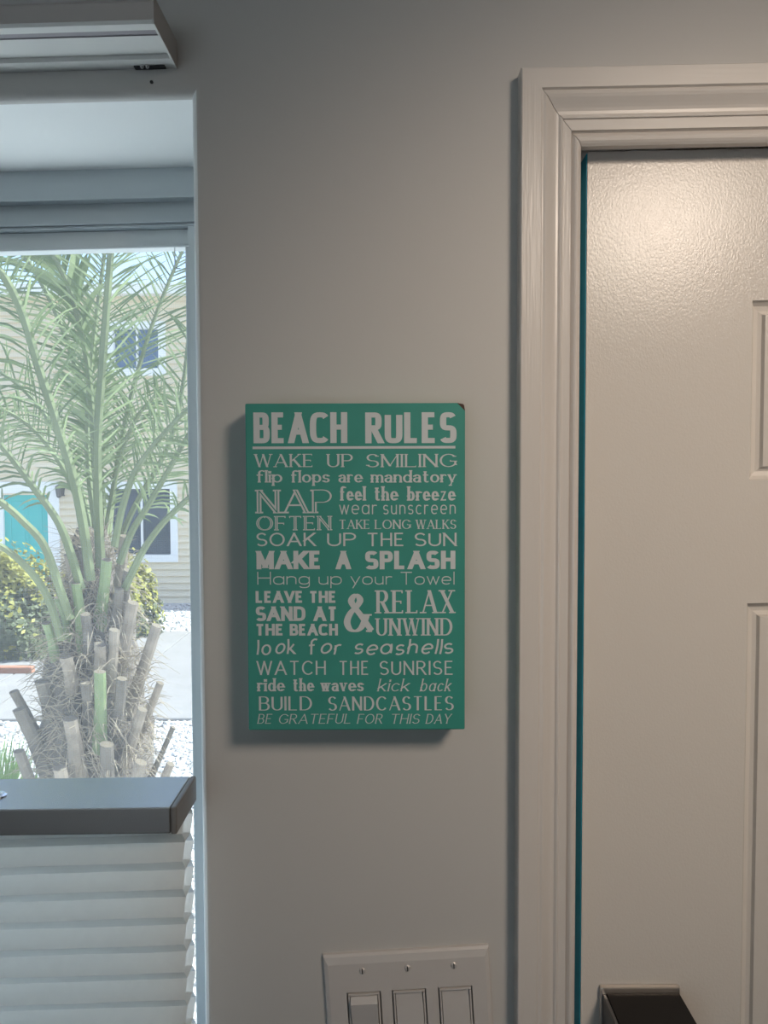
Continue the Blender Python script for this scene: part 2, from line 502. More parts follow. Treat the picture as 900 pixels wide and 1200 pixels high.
# head rail profile (depth from the wall y, z above its underside)
hp = [(0.0, 0.0), (-0.017, 0.0), (-0.018, 0.0042), (-0.032, 0.0050), (-0.0325, 0.0), (-0.0545, 0.0006), (-0.0548, 0.0016), (-0.0640, 0.0016), (-0.0642, 0.0), (-0.0735, 0.0), (-P_, 0.0022), (-P_, 0.017), (-0.072, 0.021), (0.0, 0.023)]
k = MB()
rA = [(WLEFT - 0.05, y, hz(WLEFT - 0.05, hz_.z + z)) for y, z in hp]
rB = [(hx - 0.0015, y, hz(hx, hz_.z + z)) for y, z in hp]
n = len(hp)
for i in range(n):
    j = (i + 1) % n
    mi = 2 if i in (5, 6, 7) else (1 if i in (10, 11, 12) else 0)
    k.face([rA[i], rA[j], rB[j], rB[i]], mi)
k.face(rB)
k.face(rA[::-1])
head = k.build('headrail', [M_headrail, M_headfront, M_groove], shade, merge=True)
k = MB()
pc = [(hx - 0.0015, y * 1.01, hz(hx, hz_.z + z)) for y, z in [(0.0, -0.0012), (-0.075, -0.0012), (-P_ - 0.0006, 0.002), (-P_ - 0.0006, 0.018), (-0.073, 0.0225), (0.0, 0.0245)]]
k.prism(pc, [(x + 0.002, y, z) for x, y, z in pc])
k.mi = [1 if i in (0, 1) else 0 for i in range(len(k.f))]
k.build('end_cap', [M_headfront, M_headrail], head)
for sx in (166.5, 172.5):
    k = MB()
    c = at(sx, 77.5, -0.006)
    cz = hz(c.x, hz_.z)
    k.tube([(c.x, -0.006, cz + 0.003), (c.x, -0.006, cz - 0.001), (c.x, -0.006, cz - 0.0025)], [0.0022, 0.0022, 0.0012], 12, up=Vector((0, 1, 0)))
    k.build('screw', M_steel, head, smooth=False)
k = MB()  # dark strip standing in for the shadow beside the screws
c0, c1 = at(158, 78, -0.003), at(194, 78, -0.003)
k.box((c0.x, -0.0065, hz(c0.x, hz_.z) - 0.0012), (c1.x, -0.0008, hz(c0.x, hz_.z) + 0.001), shear=HSL, x0=c0.x)
k.build('shadow_strip', M_dark, head)['label'] = 'dark strip painted as the shadow by the screws'

# moving rail
RY0, RY1 = -P_, -0.002
rb_ = at(231.5, 910.5, RY1)          # back top corner
rf_ = at(205.5, 945, RY0)
RX = 0.5 * (rb_.x + rf_.x)
RZ = 0.5 * (rb_.z + rf_.z)
RH = RZ - at(205.5, 977, RY0).z
RSL = 0.010
k = MB()
k.box((WLEFT - 0.02, RY0, RZ - RH), (RX - 0.006, RY1, RZ), shear=RSL, x0=RX)
rail = k.build('moving_rail', M_rail, shade, bevel=0.0012)
rail['label'] = 'taupe satin rail across the top of the pleats'
k = MB()
k.box((RX - 0.0058, RY0 - 0.0006, RZ - RH - 0.0008), (RX, RY1 + 0.0006, RZ + 0.0006), shear=RSL, x0=RX)
k.build('end_cap', M_railtop, rail, bevel=0.0018)
kn = at(-3, 928, -0.045)
k = MB()
zz = RZ + RSL * (kn.x - RX)
for r0, z0, r1, z1 in [(0.0085, 0, 0.0085, 0.0012), (0.0085, 0.0012, 0.0065, 0.0024), (0.004, 0.0024, 0.0035, 0.0034)]:
    k.tube([(kn.x, kn.y, zz + z0), (kn.x, kn.y, zz + z1)], [r0, r1], 24)
k.build('knob', M_steel, rail, merge=True)['label'] = 'round metal cord knob'

# pleated fabric: hexagonal cells seen from the end
PITCH = 33.7 / F * (0.77 - 0.055) * 1.012
zt0 = RZ - RH
FX = at(214.5, 1050, -0.055).x
YC = -0.034
outer_f, inner_f = YC - 0.021, YC - 0.0105
outer_b, inner_b = YC + 0.021, YC + 0.0095
PSL = 0.030
front, back = [], []
zcur = zt0 + 0.004
i = 0
while zcur > 0.92:
    front += [(inner_f, zcur), (outer_f, zcur - PITCH * 0.52)]
    back += [(inner_b, zcur), (outer_b, zcur - PITCH * 0.5)]
    zcur -= PITCH
front.append((inner_f, zcur)); back.append((inner_b, zcur))
k = MB()
random.seed(3)
for prof in (front, back):
    N = 30
    cols = []
    for c in range(N + 1):
        x = WLEFT + (FX - WLEFT) * c / N
        cols.append([(x, y + random.uniform(-1, 1) * 0.0004, z + (PSL * (x - FX) if idx > 0 else 0.010 * (x - FX)) + random.uniform(-1, 1) * 0.0004) for idx, (y, z) in enumerate(prof)])
    for c in range(N):
        for a in range(len(prof) - 1):
            k.face([cols[c][a], cols[c + 1][a], cols[c + 1][a + 1], cols[c][a + 1]])
# glued ribs between the cells
for idx in range(2, len(front), 2):
    y0, z0 = front[idx]; y1, z1 = back[idx]
    k.face([(WLEFT, y0, z0 + PSL * (WLEFT - FX)), (FX, y0, z0), (FX, y1, z1), (WLEFT, y1, z1 + PSL * (WLEFT - FX))])
k.build('pleated_fabric', M_fabric, shade)
k = MB()
k.box((WLEFT, YC - 0.02, 0.885), (FX + 0.002, YC + 0.02, 0.912), shear=PSL, x0=FX)
k.build('bottom_rail', M_rail, shade, bevel=0.001)

# nail left in the wall below the head rail
k = MB()
c = at(177.5, 95.5, -0.002)
k.tube([(c.x, 0.0, c.z), (c.x, -0.002, c.z - 0.0004), (c.x, -0.0028, c.z - 0.0004)], [0.0013, 0.0017, 0.0012], 10, up=Vector((0, 0, 1)))
tag(k.build('nail', M_dark), 'tiny dark nail in the wall just below the right end of the headrail', 'nail')

# ------------------------------------------------------------------ beach sign
YS = -0.040
sx0, sx1 = 0.5 * (at(287.5, 472, YS).x + at(291, 855, YS).x), 0.5 * (at(546, 472, YS).x + at(544, 855, YS).x)
sz1, sz0 = at(417, 472.5, YS).z, at(417, 855.5, YS).z
sign = empty('wall_sign', ((sx0 + sx1) / 2, -0.02, sz0))
tag(sign, 'teal wooden block sign with white lettering headed BEACH RULES on the grey wall', 'sign')
k = MB(); k.box((sx0, YS, sz0), (sx1, -0.0005, sz1))
board = k.build('sign_board', [M_teal, M_chip], sign, bevel=0.0012)
bm = bmesh.new(); bm.from_mesh(board.data)
nrm = Vector((0.62, -0.36, 0.62)).normalized()
r_ = bmesh.ops.bisect_plane(bm, geom=bm.verts[:] + bm.edges[:] + bm.faces[:], plane_co=Vector((sx1 - 0.0042, YS, sz1 - 0.0034)), plane_no=nrm, clear_outer=True)
ed = [e for e in r_['geom_cut'] if isinstance(e, bmesh.types.BMEdge)]
fl = bmesh.ops.holes_fill(bm, edges=ed)
for f_ in fl['faces']: f_.material_index = 1
bm.to_mesh(board.data); bm.free()

# ---- stroke alphabet -------------------------------------------------
SQ = 2.0
def E(cx, cy, rx, ry, a0, a1, n=None):
    n = n or max(6, int(abs(a1 - a0) / 12))
    out = []
    for i in range(n + 1):
        a = R(a0 + (a1 - a0) * i / n)
        c, s = math.cos(a), math.sin(a)
        out.append((cx + rx * math.copysign(abs(c) ** (2 / SQ), c), cy + ry * math.copysign(abs(s) ** (2 / SQ), s)))
    return out

def glyph(ch, rnd):
    """list of strokes in cap-height units, and the advance width"""
    V = lambda x, a=0, b=1: [(x, a), (x, b)]
    d = {
    'A': ([[(0, 0), (.39, 1)], [(.78, 0), (.39, 1)], [(.13, .33), (.65, .33)]], .78),
    'B': ([V(0), [(0, 1), (.28, 1)] + E(.28, .76, .25, .24, 90, -90) + [(0, .52)], [(0, .52), (.3, .52)] + E(.3, .26, .28, .26, 90, -90) + [(0, 0)]], .58),
    'C': ([E(.40, .5, .40, .5, 42, 318)], .72),
    'D': ([V(0), [(0, 1), (.24, 1)] + E(.24, .5, .44, .5, 90, -90) + [(0, 0)]], .68),
    'E': ([V(0), [(0, 1), (.5, 1)], [(0, .52), (.42, .52)], [(0, 0), (.52, 0)]], .52),
    'F': ([V(0), [(0, 1), (.5, 1)], [(0, .5), (.42, .5)]], .5),
    'G': ([E(.41, .5, .41, .5, 42, 330), V(.76, .16, .44), [(.5, .44), (.76, .44)]], .76),
    'H': ([V(0), V(.62), [(0, .52), (.62, .52)]], .62),
    'I': ([V(0)], .0),
    'K': ([V(0), [(.58, 1), (0, .40)], [(.2, .58), (.62, 0)]], .62),
    'L': ([V(0), [(0, 0), (.5, 0)]], .5),
    'M': ([V(0), [(0, 1), (.4, .08)], [(.8, 1), (.4, .08)], V(.8)], .8),
    'N': ([V(0), [(0, 1), (.64, 0)], V(.64)], .64),
    'O': ([E(.41, .5, .41, .5, 90, 450)], .82),
    'P': ([V(0), [(0, 1), (.28, 1)] + E(.28, .74, .26, .26, 90, -90) + [(0, .48)]], .54),
    'R': ([V(0), [(0, 1), (.28, 1)] + E(.28, .75, .25, .25, 90, -90) + [(0, .50)], [(.26, .50), (.60, 0)]], .60),
    'S': ([E(.28, .745, .26, .255, 28, 270) + E(.28, .245, .28, .245, 90, -152)[1:]], .56),
    'T': ([[(0, 1), (.64, 1)], V(.32)], .64),
    'U': ([[(0, 1), (0, .3)] + E(.3, .3, .3, .3, 180, 360) + [(.6, 1)]], .60),
    'V': ([[(0, 1), (.37, 0)], [(.74, 1), (.37, 0)]], .74),
    'W': ([[(0, 1), (.27, 0)], [(.52, 1), (.27, 0)], [(.52, 1), (.79, 0)], [(1.04, 1), (.79, 0)]], 1.04),
    'X': ([[(0, 1), (.66, 0)], [(.62, 1), (.04, 0)]], .66),
    'Y': ([[(0, 1), (.35, .46)], [(.70, 1), (.35, .46)], V(.35, 0, .48)], .70),
    'b': ([V(0), E(.25, .31, .25, .31, 180, 540)], .5),
    'c': ([E(.24, .31, .24, .31, 48, 312)], .42),
    'd': ([V(.5), E(.25, .31, .25, .31, 0, 360)], .5),
    'e': ([[(0, .31), (.5, .31)], E(.25, .31, .25, .31, 0, 312)], .5),
    'f': ([[(.13, 0), (.13, .78)] + E(.31, .78, .18, .22, 180, 50), [(0, .62), (.32, .62)]], .36),
    'g': ([E(.25, .31, .25, .31, 0, 360), [(.5, .62), (.5, -.06)] + E(.25, -.06, .25, .24, 0, -150)], .5),
    'h': ([V(0), [(0, .3)] + E(.22, .38, .22, .24, 180, 0) + [(.44, 0)]], .44),
    'i': ([V(0, 0, .62), [(0, .80), (0, .92)]], .0),
    'k': ([V(0), [(.40, .62), (0, .22)], [(.14, .36), (.44, 0)]], .44),
    'l': ([V(0)], .0),
    'm': ([V(0, 0, .62), [(0, .3)] + E(.19, .40, .19, .22, 180, 0) + [(.38, 0)], [(.38, .3)] + E(.57, .40, .19, .22, 180, 0) + [(.76, 0)]], .76),
    'n': ([V(0, 0, .62), [(0, .3)] + E(.22, .38, .22, .24, 180, 0) + [(.44, 0)]], .44),
    'o': ([E(.26, .31, .26, .31, 90, 450)], .52),
    'p': ([V(0, -.30, .62), E(.25, .31, .25, .31, 180, 540)], .5),
    'r': ([V(0, 0, .62), [(0, .3)] + E(.2, .38, .2, .24, 180, 55)], .30),
    's': ([E(.19, .46, .18, .16, 28, 270) + E(.19, .15, .19, .15, 90, -152)[1:]], .38),
    't': ([[(.13, .90), (.13, .15)] + E(.27, .15, .14, .15, 180, 300), [(0, .62), (.32, .62)]], .34),
    'u': ([[(0, .62), (0, .24)] + E(.21, .24, .21, .24, 180, 360) + [(.42, .3)], V(.42, 0, .62)], .42),
    'v': ([[(0, .62), (.22, 0)], [(.44, .62), (.22, 0)]], .44),
    'w': ([[(0, .62), (.17, 0)], [(.33, .62), (.17, 0)], [(.33, .62), (.49, 0)], [(.66, .62), (.49, 0)]], .66),
    'y': ([[(0, .62), (.23, .02)], [(.46, .62), (.10, -.30)]], .46),
    'z': ([[(0, .62), (.40, .62)], [(.40, .62), (0, 0)], [(0, 0), (.42, 0)]], .42),
    }
    if ch == 'a':
        if rnd: return ([E(.25, .31, .25, .31, 0, 360), V(.5, 0, .62)], .5)
        return ([E(.22, .42, .20, .20, 150, 0) + [(.42, 0)], [(.42, .36)] + E(.19, .18, .19, .18, 90, 360)[0:] + [(.42, .2)]], .44)
    return d[ch]

def clip_y(poly, lo, hi):
    for lim, sgn in ((lo, 1), (hi, -1)):
        out = []
        for i in range(len(poly)):
            a, b = poly[i], poly[(i + 1) % len(poly)]
            ia, ib = (a[1] - lim) * sgn >= -1e-9, (b[1] - lim) * sgn >= -1e-9
            if ia: out.append(a)
            if ia != ib:
                t = (lim - a[1]) / (b[1] - a[1])
                out.append((a[0] + (b[0] - a[0]) * t, lim))
        poly = out
        if len(poly) < 3: return []
    return poly

def stroke_polys(pts, pv, ph, contrast, fac=1.0):
    """polygons of one stroke drawn with a pen pv wide on verticals, ph on horizontals"""
    out = []
    if len(pts) == 2:
        (x0, y0), (x1, y1) = pts
        dx, dy = x1 - x0, y1 - y0
        L = math.hypot(dx, dy) or 1e-9
        tx, ty = dx / L, dy / L
        w = math.hypot(pv * ty, ph * tx)
        if contrast and abs(tx) > 0.12 and abs(ty) > 0.3 and tx * ty > 0: w = ph * 1.15
        elif abs(tx) > 0.12 and abs(ty) > 0.3: w = pv
        w *= fac
        ex = pv if abs(ty) > 0.3 else 0
        nx, ny = -ty * w / 2, tx * w / 2
        a, b = (x0 - tx * ex, y0 - ty * ex), (x1 + tx * ex, y1 + ty * ex)
        q = [(a[0] + nx, a[1] + ny), (a[0] - nx, a[1] - ny), (b[0] - nx, b[1] - ny), (b[0] + nx, b[1] + ny)]
        if abs(ty) > 0.3:
            q = clip_y(q, min(y0, y1) - ph / 2, max(y0, y1) + ph / 2)
        if q: out.append(q)
        return out
    clean = [pts[0]]
    for p in pts[1:]:
        if math.hypot(p[0] - clean[-1][0], p[1] - clean[-1][1]) > 1e-5: clean.append(p)
    pts = clean
    closed = math.hypot(pts[0][0] - pts[-1][0], pts[0][1] - pts[-1][1]) < 1e-4
    n = len(pts); L_, R_ = [], []
    for i in range(n):
        if closed:
            a, b = pts[(i - 1) % (n - 1)], pts[(i + 1) % (n - 1)]
        else:
            a, b = pts[max(0, i - 1)], pts[min(n - 1, i + 1)]
        tx, ty = b[0] - a[0], b[1] - a[1]
        l = math.hypot(tx, ty) or 1e-9
        tx /= l; ty /= l
        w = math.hypot(pv * ty, ph * tx) * fac / 2
        L_.append((pts[i][0] - ty * w, pts[i][1] + tx * w)); R_.append((pts[i][0] + ty * w, pts[i][1] - tx * w))
    for i in range(n - 1):
        out.append([L_[i], R_[i], R_[i + 1], L_[i + 1]])
    return out

def serif_polys(strokes, pv, ph, sl):
    out = []
    ends = [(s[0], s[1]) for s in strokes] + [(s[-1], s[-2]) for s in strokes]
    for e, (p, q) in enumerate(ends):
        tx, ty = p[0] - q[0], p[1] - q[1]
        l = math.hypot(tx, ty) or 1e-9
        tx /= l; ty /= l
        touch = False
        for j, s in enumerate(strokes):
            if j == e % len(strokes): continue
            for a, b in zip(s[:-1], s[1:]):
                dx, dy = b[0] - a[0], b[1] - a[1]
                LL = dx * dx + dy * dy
                t = max(0, min(1, ((p[0] - a[0]) * dx + (p[1] - a[1]) * dy) / LL)) if LL > 0 else 0
                if math.hypot(p[0] - a[0] - t * dx, p[1] - a[1] - t * dy) < ph * 0.8: touch = True
        if abs(ty) > 0.55 and len(strokes[e % len(strokes)]) >= 2:
            straight = abs(ty) > 0.97
            if touch and not straight: continue
            w = pv / 2 + sl
            out.append([(p[0] - w, p[1] - ph / 2), (p[0] + w, p[1] - ph / 2), (p[0] + w, p[1] + ph / 2), (p[0] - w, p[1] + ph / 2)])
        elif abs(tx) > 0.55 and not touch:
            s = 1 if p[1] > 0.5 * max(1e-6, max(y for st in strokes for _, y in st)) else -1
            if abs(p[1]) < 1e-6 + ph: s = -1
            h = sl * 1.5
            out.append([(p[0] - ph * .6, p[1] + ph / 2 * s), (p[0] + ph * .6, p[1] + ph / 2 * s), (p[0] + ph * .6, p[1] - h * s), (p[0] - ph * .3, p[1] - h * s)])
    return out

def catmull(P, n=6):
    out = []
    for i in range(len(P) - 1):
        p0, p1, p2, p3 = P[max(0, i - 1)], P[i], P[i + 1], P[min(len(P) - 1, i + 2)]
        for j in range(n):
            t = j / n
            out.append(tuple(0.5 * (2 * b + (c - a) * t + (2 * a - 5 * b + 4 * c - d) * t * t + (3 * b - a - 3 * c + d) * t ** 3) for a, b, c, d in zip(p0, p1, p2, p3)))
    out.append(tuple(P[-1]))
    return out

random.seed(4)
def word_polys(txt, x0, x1, ytop, ybase, st):
    """polygons (z up, sign plane metres) for one word filling photo columns x0..x1"""
    global SQ
    SQ = st.get('sq', 2.0)
    ym = (ytop + ybase) / 2
    A = at(x0, ym, YS).x; B = at(x1, ym, YS).x
    zb = at((x0 + x1) / 2, ybase, YS).z; H = at((x0 + x1) / 2, ytop, YS).z - zb
    pv, ph = st['pv'] * H, st['ph'] * H
    gs = [glyph(c, st.get('rnd')) for c in txt]
    sl = st.get('serif', 0) * H
    gap = st.get('gap', .14) * H + sl * 1.1
    slant = st.get('slant', 0) * H
    W = (B - A) - len(txt) * pv - (len(txt) - 1) * gap - abs(slant) * .6 - sl * 1.2
    tot = sum(g_[1] for g_ in gs) or 1
    s = W / tot
    x = A + pv / 2 + sl * .6
    polys, inl = [], []
    hh = H - ph
    for (strokes, w) in gs:
        S = [[(x + px * s, ph / 2 + py * hh) for px, py in k] for k in strokes]
        if st.get('hand'):                       # brush lettering: every letter leans and bobs a little differently
            rot = random.uniform(-.10, .10); up = random.uniform(-.05, .05) * H; bow = random.uniform(-.05, .05)
            S = [[(px + rot * py + bow * H * math.sin(py / H * 3), py + up + .10 * (px - x)) for px, py in k] for k in S]
            S = [[tuple(a) for a in (catmull([k[0], ((k[0][0] + k[1][0]) / 2 + .03 * H, (k[0][1] + k[1][1]) / 2), k[1]], 4) if len(k) == 2 and abs(k[0][1] - k[1][1]) > .3 * H else k)] for k in S]
        got = []
        for k in S: got += stroke_polys(k, pv, ph, st.get('contrast'))
        if sl: got += serif_polys(S, pv, ph, sl)
        polys += got
        if st.get('inline'):
            for k in S:
                inl += [q for q in stroke_polys(k, pv, 0.0001 * H, st.get('contrast'), st['inline'])]
        x += w * s + pv + gap
    f = lambda P: [(px + st.get('slant', 0) * py, zb + py) for px, py in P]
    return [f(P) for P in polys if len(P) > 2], [f(P) for P in inl if len(P) > 2]

HEAVY = dict(pv=.265, ph=.20, sq=3.2, gap=.07)
HEAVY2 = dict(pv=.25, ph=.20, sq=3.0, gap=.06)
BLOCK = dict(pv=.205, ph=.165, sq=3.4, gap=.055)
ROMAN = dict(pv=.16, ph=.06, serif=.06, gap=.10, contrast=True)
ROMAN2 = dict(pv=.15, ph=.055, serif=.07, gap=.05, contrast=True)
OUTL = dict(pv=.20, ph=.07, serif=.07, gap=.05, contrast=True, inline=.22)
CLAR = dict(pv=.185, ph=.085, serif=.04, gap=.05, contrast=True)
THIN = dict(pv=.075, ph=.075, gap=.17, rnd=True, sq=2.4)
SANS = dict(pv=.145, ph=.105, gap=.16)
SANS2 = dict(pv=.12, ph=.085, gap=.17)
SCRIPT = dict(pv=.12, ph=.10, gap=.17, rnd=True, slant=.12, hand=1)
ITAL = dict(pv=.10, ph=.055, gap=.12, rnd=True, slant=.22, serif=.03)
ICAPS = dict(pv=.10, ph=.06, gap=.14, slant=.20, contrast=True, serif=.03)
DIDO = dict(pv=.15, ph=.055, gap=.125, contrast=True)

LINES = [
 ('heavy white capitals reading BEACH RULES', [('BEACH', 297, 407, 483.2, 519.3, BLOCK), ('RULES', 428, 535, 483.2, 519.3, BLOCK)]),
 ('white serif capitals reading WAKE UP SMILING', [('WAKE', 297.7, 367.3, 532, 547.4, ROMAN), ('UP', 382.8, 414, 532, 547.4, ROMAN), ('SMILING', 428.6, 535.3, 532, 547.4, ROMAN)]),
 ('bold white lower case reading flip flops are mandatory', [('flip', 299.7, 331.2, 551, 565.4, CLAR), ('flops', 340, 386.7, 551, 565.4, CLAR), ('are', 396.3, 425.3, 551, 565.4, CLAR), ('mandatory', 434.4, 535, 551, 565.4, CLAR)]),
 ('large inlined white capitals reading NAP', [('NAP', 299.7, 390, 573.8, 601.5, OUTL)]),
 ('bold white lower case reading feel the breeze', [('feel', 397.3, 429, 569.8, 586.6, CLAR), ('the', 438, 467, 569.8, 586.6, CLAR), ('breeze', 477, 534, 569.8, 586.6, CLAR)]),
 ('thin white letters reading wear sunscreen', [('wear', 397.6, 441.8, 585.5, 602.6, THIN), ('sunscreen', 449, 534, 585.5, 602.6, THIN)]),
 ('inlined white capitals reading OFTEN', [('OFTEN', 299.6, 389, 604.7, 621.5, OUTL)]),
 ('small white serif capitals reading TAKE LONG WALKS', [('TAKE', 397, 433.7, 609, 619.8, ROMAN2), ('LONG', 439, 481.7, 609, 619.8, ROMAN2), ('WALKS', 486.9, 535, 609, 619.8, ROMAN2)]),
 ('white sans capitals reading SOAK UP THE SUN', [('SOAK', 300.3, 370, 624.3, 640, SANS), ('UP', 383.4, 417.3, 624.3, 640, SANS), ('THE', 429.8, 473.7, 624.3, 640, SANS), ('SUN', 485.6, 535, 624.3, 640, SANS)]),
 ('heavy white capitals reading MAKE A SPLASH', [('MAKE', 300.6, 377.6, 645.5, 667, HEAVY), ('A', 393.8, 411, 645.5, 667, HEAVY), ('SPLASH', 427.6, 533.6, 645.5, 667, HEAVY)]),
 ('thin white letters reading Hang up your Towel', [('Hang', 301.6, 363, 670, 685, THIN), ('up', 373.4, 400.5, 670, 685, THIN), ('your', 411, 459.5, 670, 685, THIN), ('Towel', 469, 532.6, 670, 685, THIN)]),
 ('bold white capitals reading LEAVE THE', [('LEAVE', 299.6, 355.7, 692.5, 706.4, HEAVY2), ('THE', 361.8, 394.7, 692.5, 706.4, HEAVY2)]),
 ('bold white capitals reading SAND AT', [('SAND', 299.6, 358, 710.6, 727.7, HEAVY2), ('AT', 367.6, 395.7, 710.6, 727.7, HEAVY2)]),
 ('bold white capitals reading THE BEACH', [('THE', 299, 332.8, 731, 744.7, HEAVY2), ('BEACH', 339.6, 396, 731, 744.7, HEAVY2)]),
 ('white serif capitals reading RELAX', [('RELAX', 439.8, 533.3, 691.6, 718.6, ROMAN2)]),
 ('white serif capitals reading UNWIND', [('UNWIND', 440, 531, 724.4, 744.7, ROMAN2)]),
 ('white brush script reading look for seashells', [('look', 300.6, 347.3, 748, 767.3, SCRIPT), ('for', 360.9, 400.5, 748, 767.3, SCRIPT), ('seashells', 413.7, 532.6, 748, 767.3, SCRIPT)]),
 ('white sans capitals reading WATCH THE SUNRISE', [('WATCH', 300.6, 381.8, 774.4, 790.8, SANS2), ('THE', 397, 432.4, 774.4, 790.8, SANS2), ('SUNRISE', 444.7, 531.4, 774.4, 790.8, SANS2)]),
 ('bold white lower case reading ride the waves', [('ride', 301.3, 334, 794.7, 810, CLAR), ('the', 342.8, 368.3, 794.7, 810, CLAR), ('waves', 375.7, 426.6, 794.7, 810, CLAR)]),
 ('white italic lower case reading kick back', [('kick', 441.8, 481, 795.3, 810, ITAL), ('back', 491.7, 529.7, 795.3, 810, ITAL)]),
 ('white capitals reading BUILD SANDCASTLES', [('BUILD', 303.5, 365.7, 816, 832.4, DIDO), ('SANDCASTLES', 384.4, 531.7, 816, 832.4, DIDO)]),
 ('small white italic capitals reading BE GRATEFUL FOR THIS DAY', [('BE', 301.3, 319, 836.6, 847.9, ICAPS), ('GRATEFUL', 325.8, 412, 836.6, 847.9, ICAPS), ('FOR', 418, 449, 836.6, 847.9, ICAPS), ('THIS', 457, 492.4, 836.6, 847.9, ICAPS), ('DAY', 498.5, 529, 836.6, 847.9, ICAPS)]),
]
def flat(k, poly, y, mi=0):
    a = sum(poly[i][0] * poly[(i + 1) % len(poly)][1] - poly[(i + 1) % len(poly)][0] * poly[i][1] for i in range(len(poly)))
    if a < 0: poly = poly[::-1]
    k.face([(x, y, z) for x, z in poly], mi)
from mathutils.geometry import delaunay_2d_cdt
def union(k, polys, y, mi=0):
    """merge overlapping strokes into one flat outline"""
    vs, fs = [], []
    for q in polys:
        for tri in ([q[0], q[i], q[i + 1]] for i in range(1, len(q) - 1)):
            a = (tri[1][0] - tri[0][0]) * (tri[2][1] - tri[0][1]) - (tri[2][0] - tri[0][0]) * (tri[1][1] - tri[0][1])
            if abs(a) < 1e-11: continue
            if a < 0: tri = tri[::-1]
            fs.append(list(range(len(vs), len(vs) + 3)))
            vs += [Vector((p[0] * 1000, p[1] * 1000)) for p in tri]
    V_, E_, F_, ov, oe, of = delaunay_2d_cdt(vs, [], fs, 1, 1e-4)
    for f, o in zip(F_, of):
        if o: flat(k, [(V_[i][0] / 1000, V_[i][1] / 1000) for i in f], y, mi)
for lab, words in LINES:
    k = MB()
    for wd in words:
        ps, inl = word_polys(*wd)
        union(k, ps, YS - 0.00025)
        if inl: union(k, inl, YS - 0.00045, 1)
    k.build('lettering', [M_letter, M_teal], sign)['label'] = lab
# ampersand
k = MB()
A, B = at(403.5, 718, YS).x, at(436, 718, YS).x
zb = at(420, 741.5, YS).z; H = at(420, 695.4, YS).z - zb
pts = catmull([(.98, .05), (.62, .42), (.32, .70), (.26, .84), (.42, .96), (.57, .84), (.46, .68), (.22, .50), (.10, .28), (.20, .10), (.40, .05), (.60, .13), (.74, .32), (.80, .46)])
pts = [(A + x * (B - A), zb + y * H) for x, y in pts]
qs = stroke_polys(pts, .17 * H, .06 * H, False)
for (xa, xb, ya, yb) in [(.64, .99, .435, .475), (.78, 1.0, .02, .07)]:
    qs.append([(A + xa * (B - A), zb + ya * H), (A + xb * (B - A), zb + ya * H), (A + xb * (B - A), zb + yb * H), (A + xa * (B - A), zb + yb * H)])
union(k, qs, YS - 0.00025)
k.build('lettering', M_letter, sign)['label'] = 'large white ampersand'
k = MB()
u0, u1 = at(296, 524.5, YS), at(533.6, 524.5, YS)
k.box((u0.x, YS - 0.0003, at(400, 526, YS).z), (u1.x, YS - 0.0001, at(400, 523, YS).z))
k.build('underline', M_letter, sign)['label'] = 'thin white rule under the heading'

# ------------------------------------------------------------------ triple light switch (hung a little crooked)
PANG = R(3.3)
pc0, pc1 = at(378, 1121, -0.006), at(573, 1110, -0.006)
PW = (pc1 - pc0).length
PO = Vector((pc0.x, 0, pc0.z))
PXA = Vector((math.cos(PANG), 0, math.sin(PANG))); PZA = Vector((-math.sin(PANG), 0, math.cos(PANG)))
def pp(u, v, y): return PO + PXA * u - PZA * v + Vector((0, y, 0))
PHGT = 0.114
sw = empty('light_switch', pp(PW / 2, PHGT / 2, 0))
tag(sw, 'off-white triple rocker light switch, slightly crooked, on the grey wall under the sign', 'light switch')
def pbox(k, u0, u1, v0, v1, y0, y1, taper=0.0, mi=0):
    back_ = [pp(u0, v1, y1), pp(u1, v1, y1), pp(u1, v0, y1), pp(u0, v0, y1)]
    fr = [pp(u0 + taper, v1 - taper, y0), pp(u1 - taper, v1 - taper, y0), pp(u1 - taper, v0 + taper, y0), pp(u0 + taper, v0 + taper, y0)]
    k.mesh(back_ + fr, [(3, 2, 1, 0), (4, 5, 6, 7), (0, 1, 5, 4), (1, 2, 6, 5), (2, 3, 7, 6), (3, 0, 4, 7)], mi)
cuts = []
for c in (0.233, 0.505, 0.783):
    cuts.append((PW * c - 0.0172, PW * c + 0.0172))
V0, V1 = 0.0385, 0.0385 + 0.067
# plate: rim slope, then a face with three rectangular openings
k = MB()
TP = 0.0095; YT = -0.0065
us = [TP * .5] + [x for c in cuts for x in c] + [PW - TP * .5]
vs = [TP, V0, V1, PHGT - TP]
for i in range(len(us) - 1):
    for j in range(3):
        if j == 1 and i in (1, 3, 5): continue
        k.face([pp(us[i], vs[j + 1], YT), pp(us[i + 1], vs[j + 1], YT), pp(us[i + 1], vs[j], YT), pp(us[i], vs[j], YT)])
ringP = [[(0, 0, PW, PHGT, 0.0)], ]
rr = [(0.0, 0.0, 0.0), (0.0, 0.0, -0.0035), (TP * .12, TP * .25, -0.0052), (TP * .5, TP, YT)]
for (a0, b0, y0), (a1, b1, y1) in zip(rr[:-1], rr[1:]):
    q0 = [pp(a0, PHGT - b0, y0), pp(PW - a0, PHGT - b0, y0), pp(PW - a0, b0, y0), pp(a0, b0, y0)]
    q1 = [pp(a1, PHGT - b1, y1), pp(PW - a1, PHGT - b1, y1), pp(PW - a1, b1, y1), pp(a1, b1, y1)]
    for e_ in range(4):
        k.face([q0[e_], q0[(e_ + 1) % 4], q1[(e_ + 1) % 4], q1[e_]])
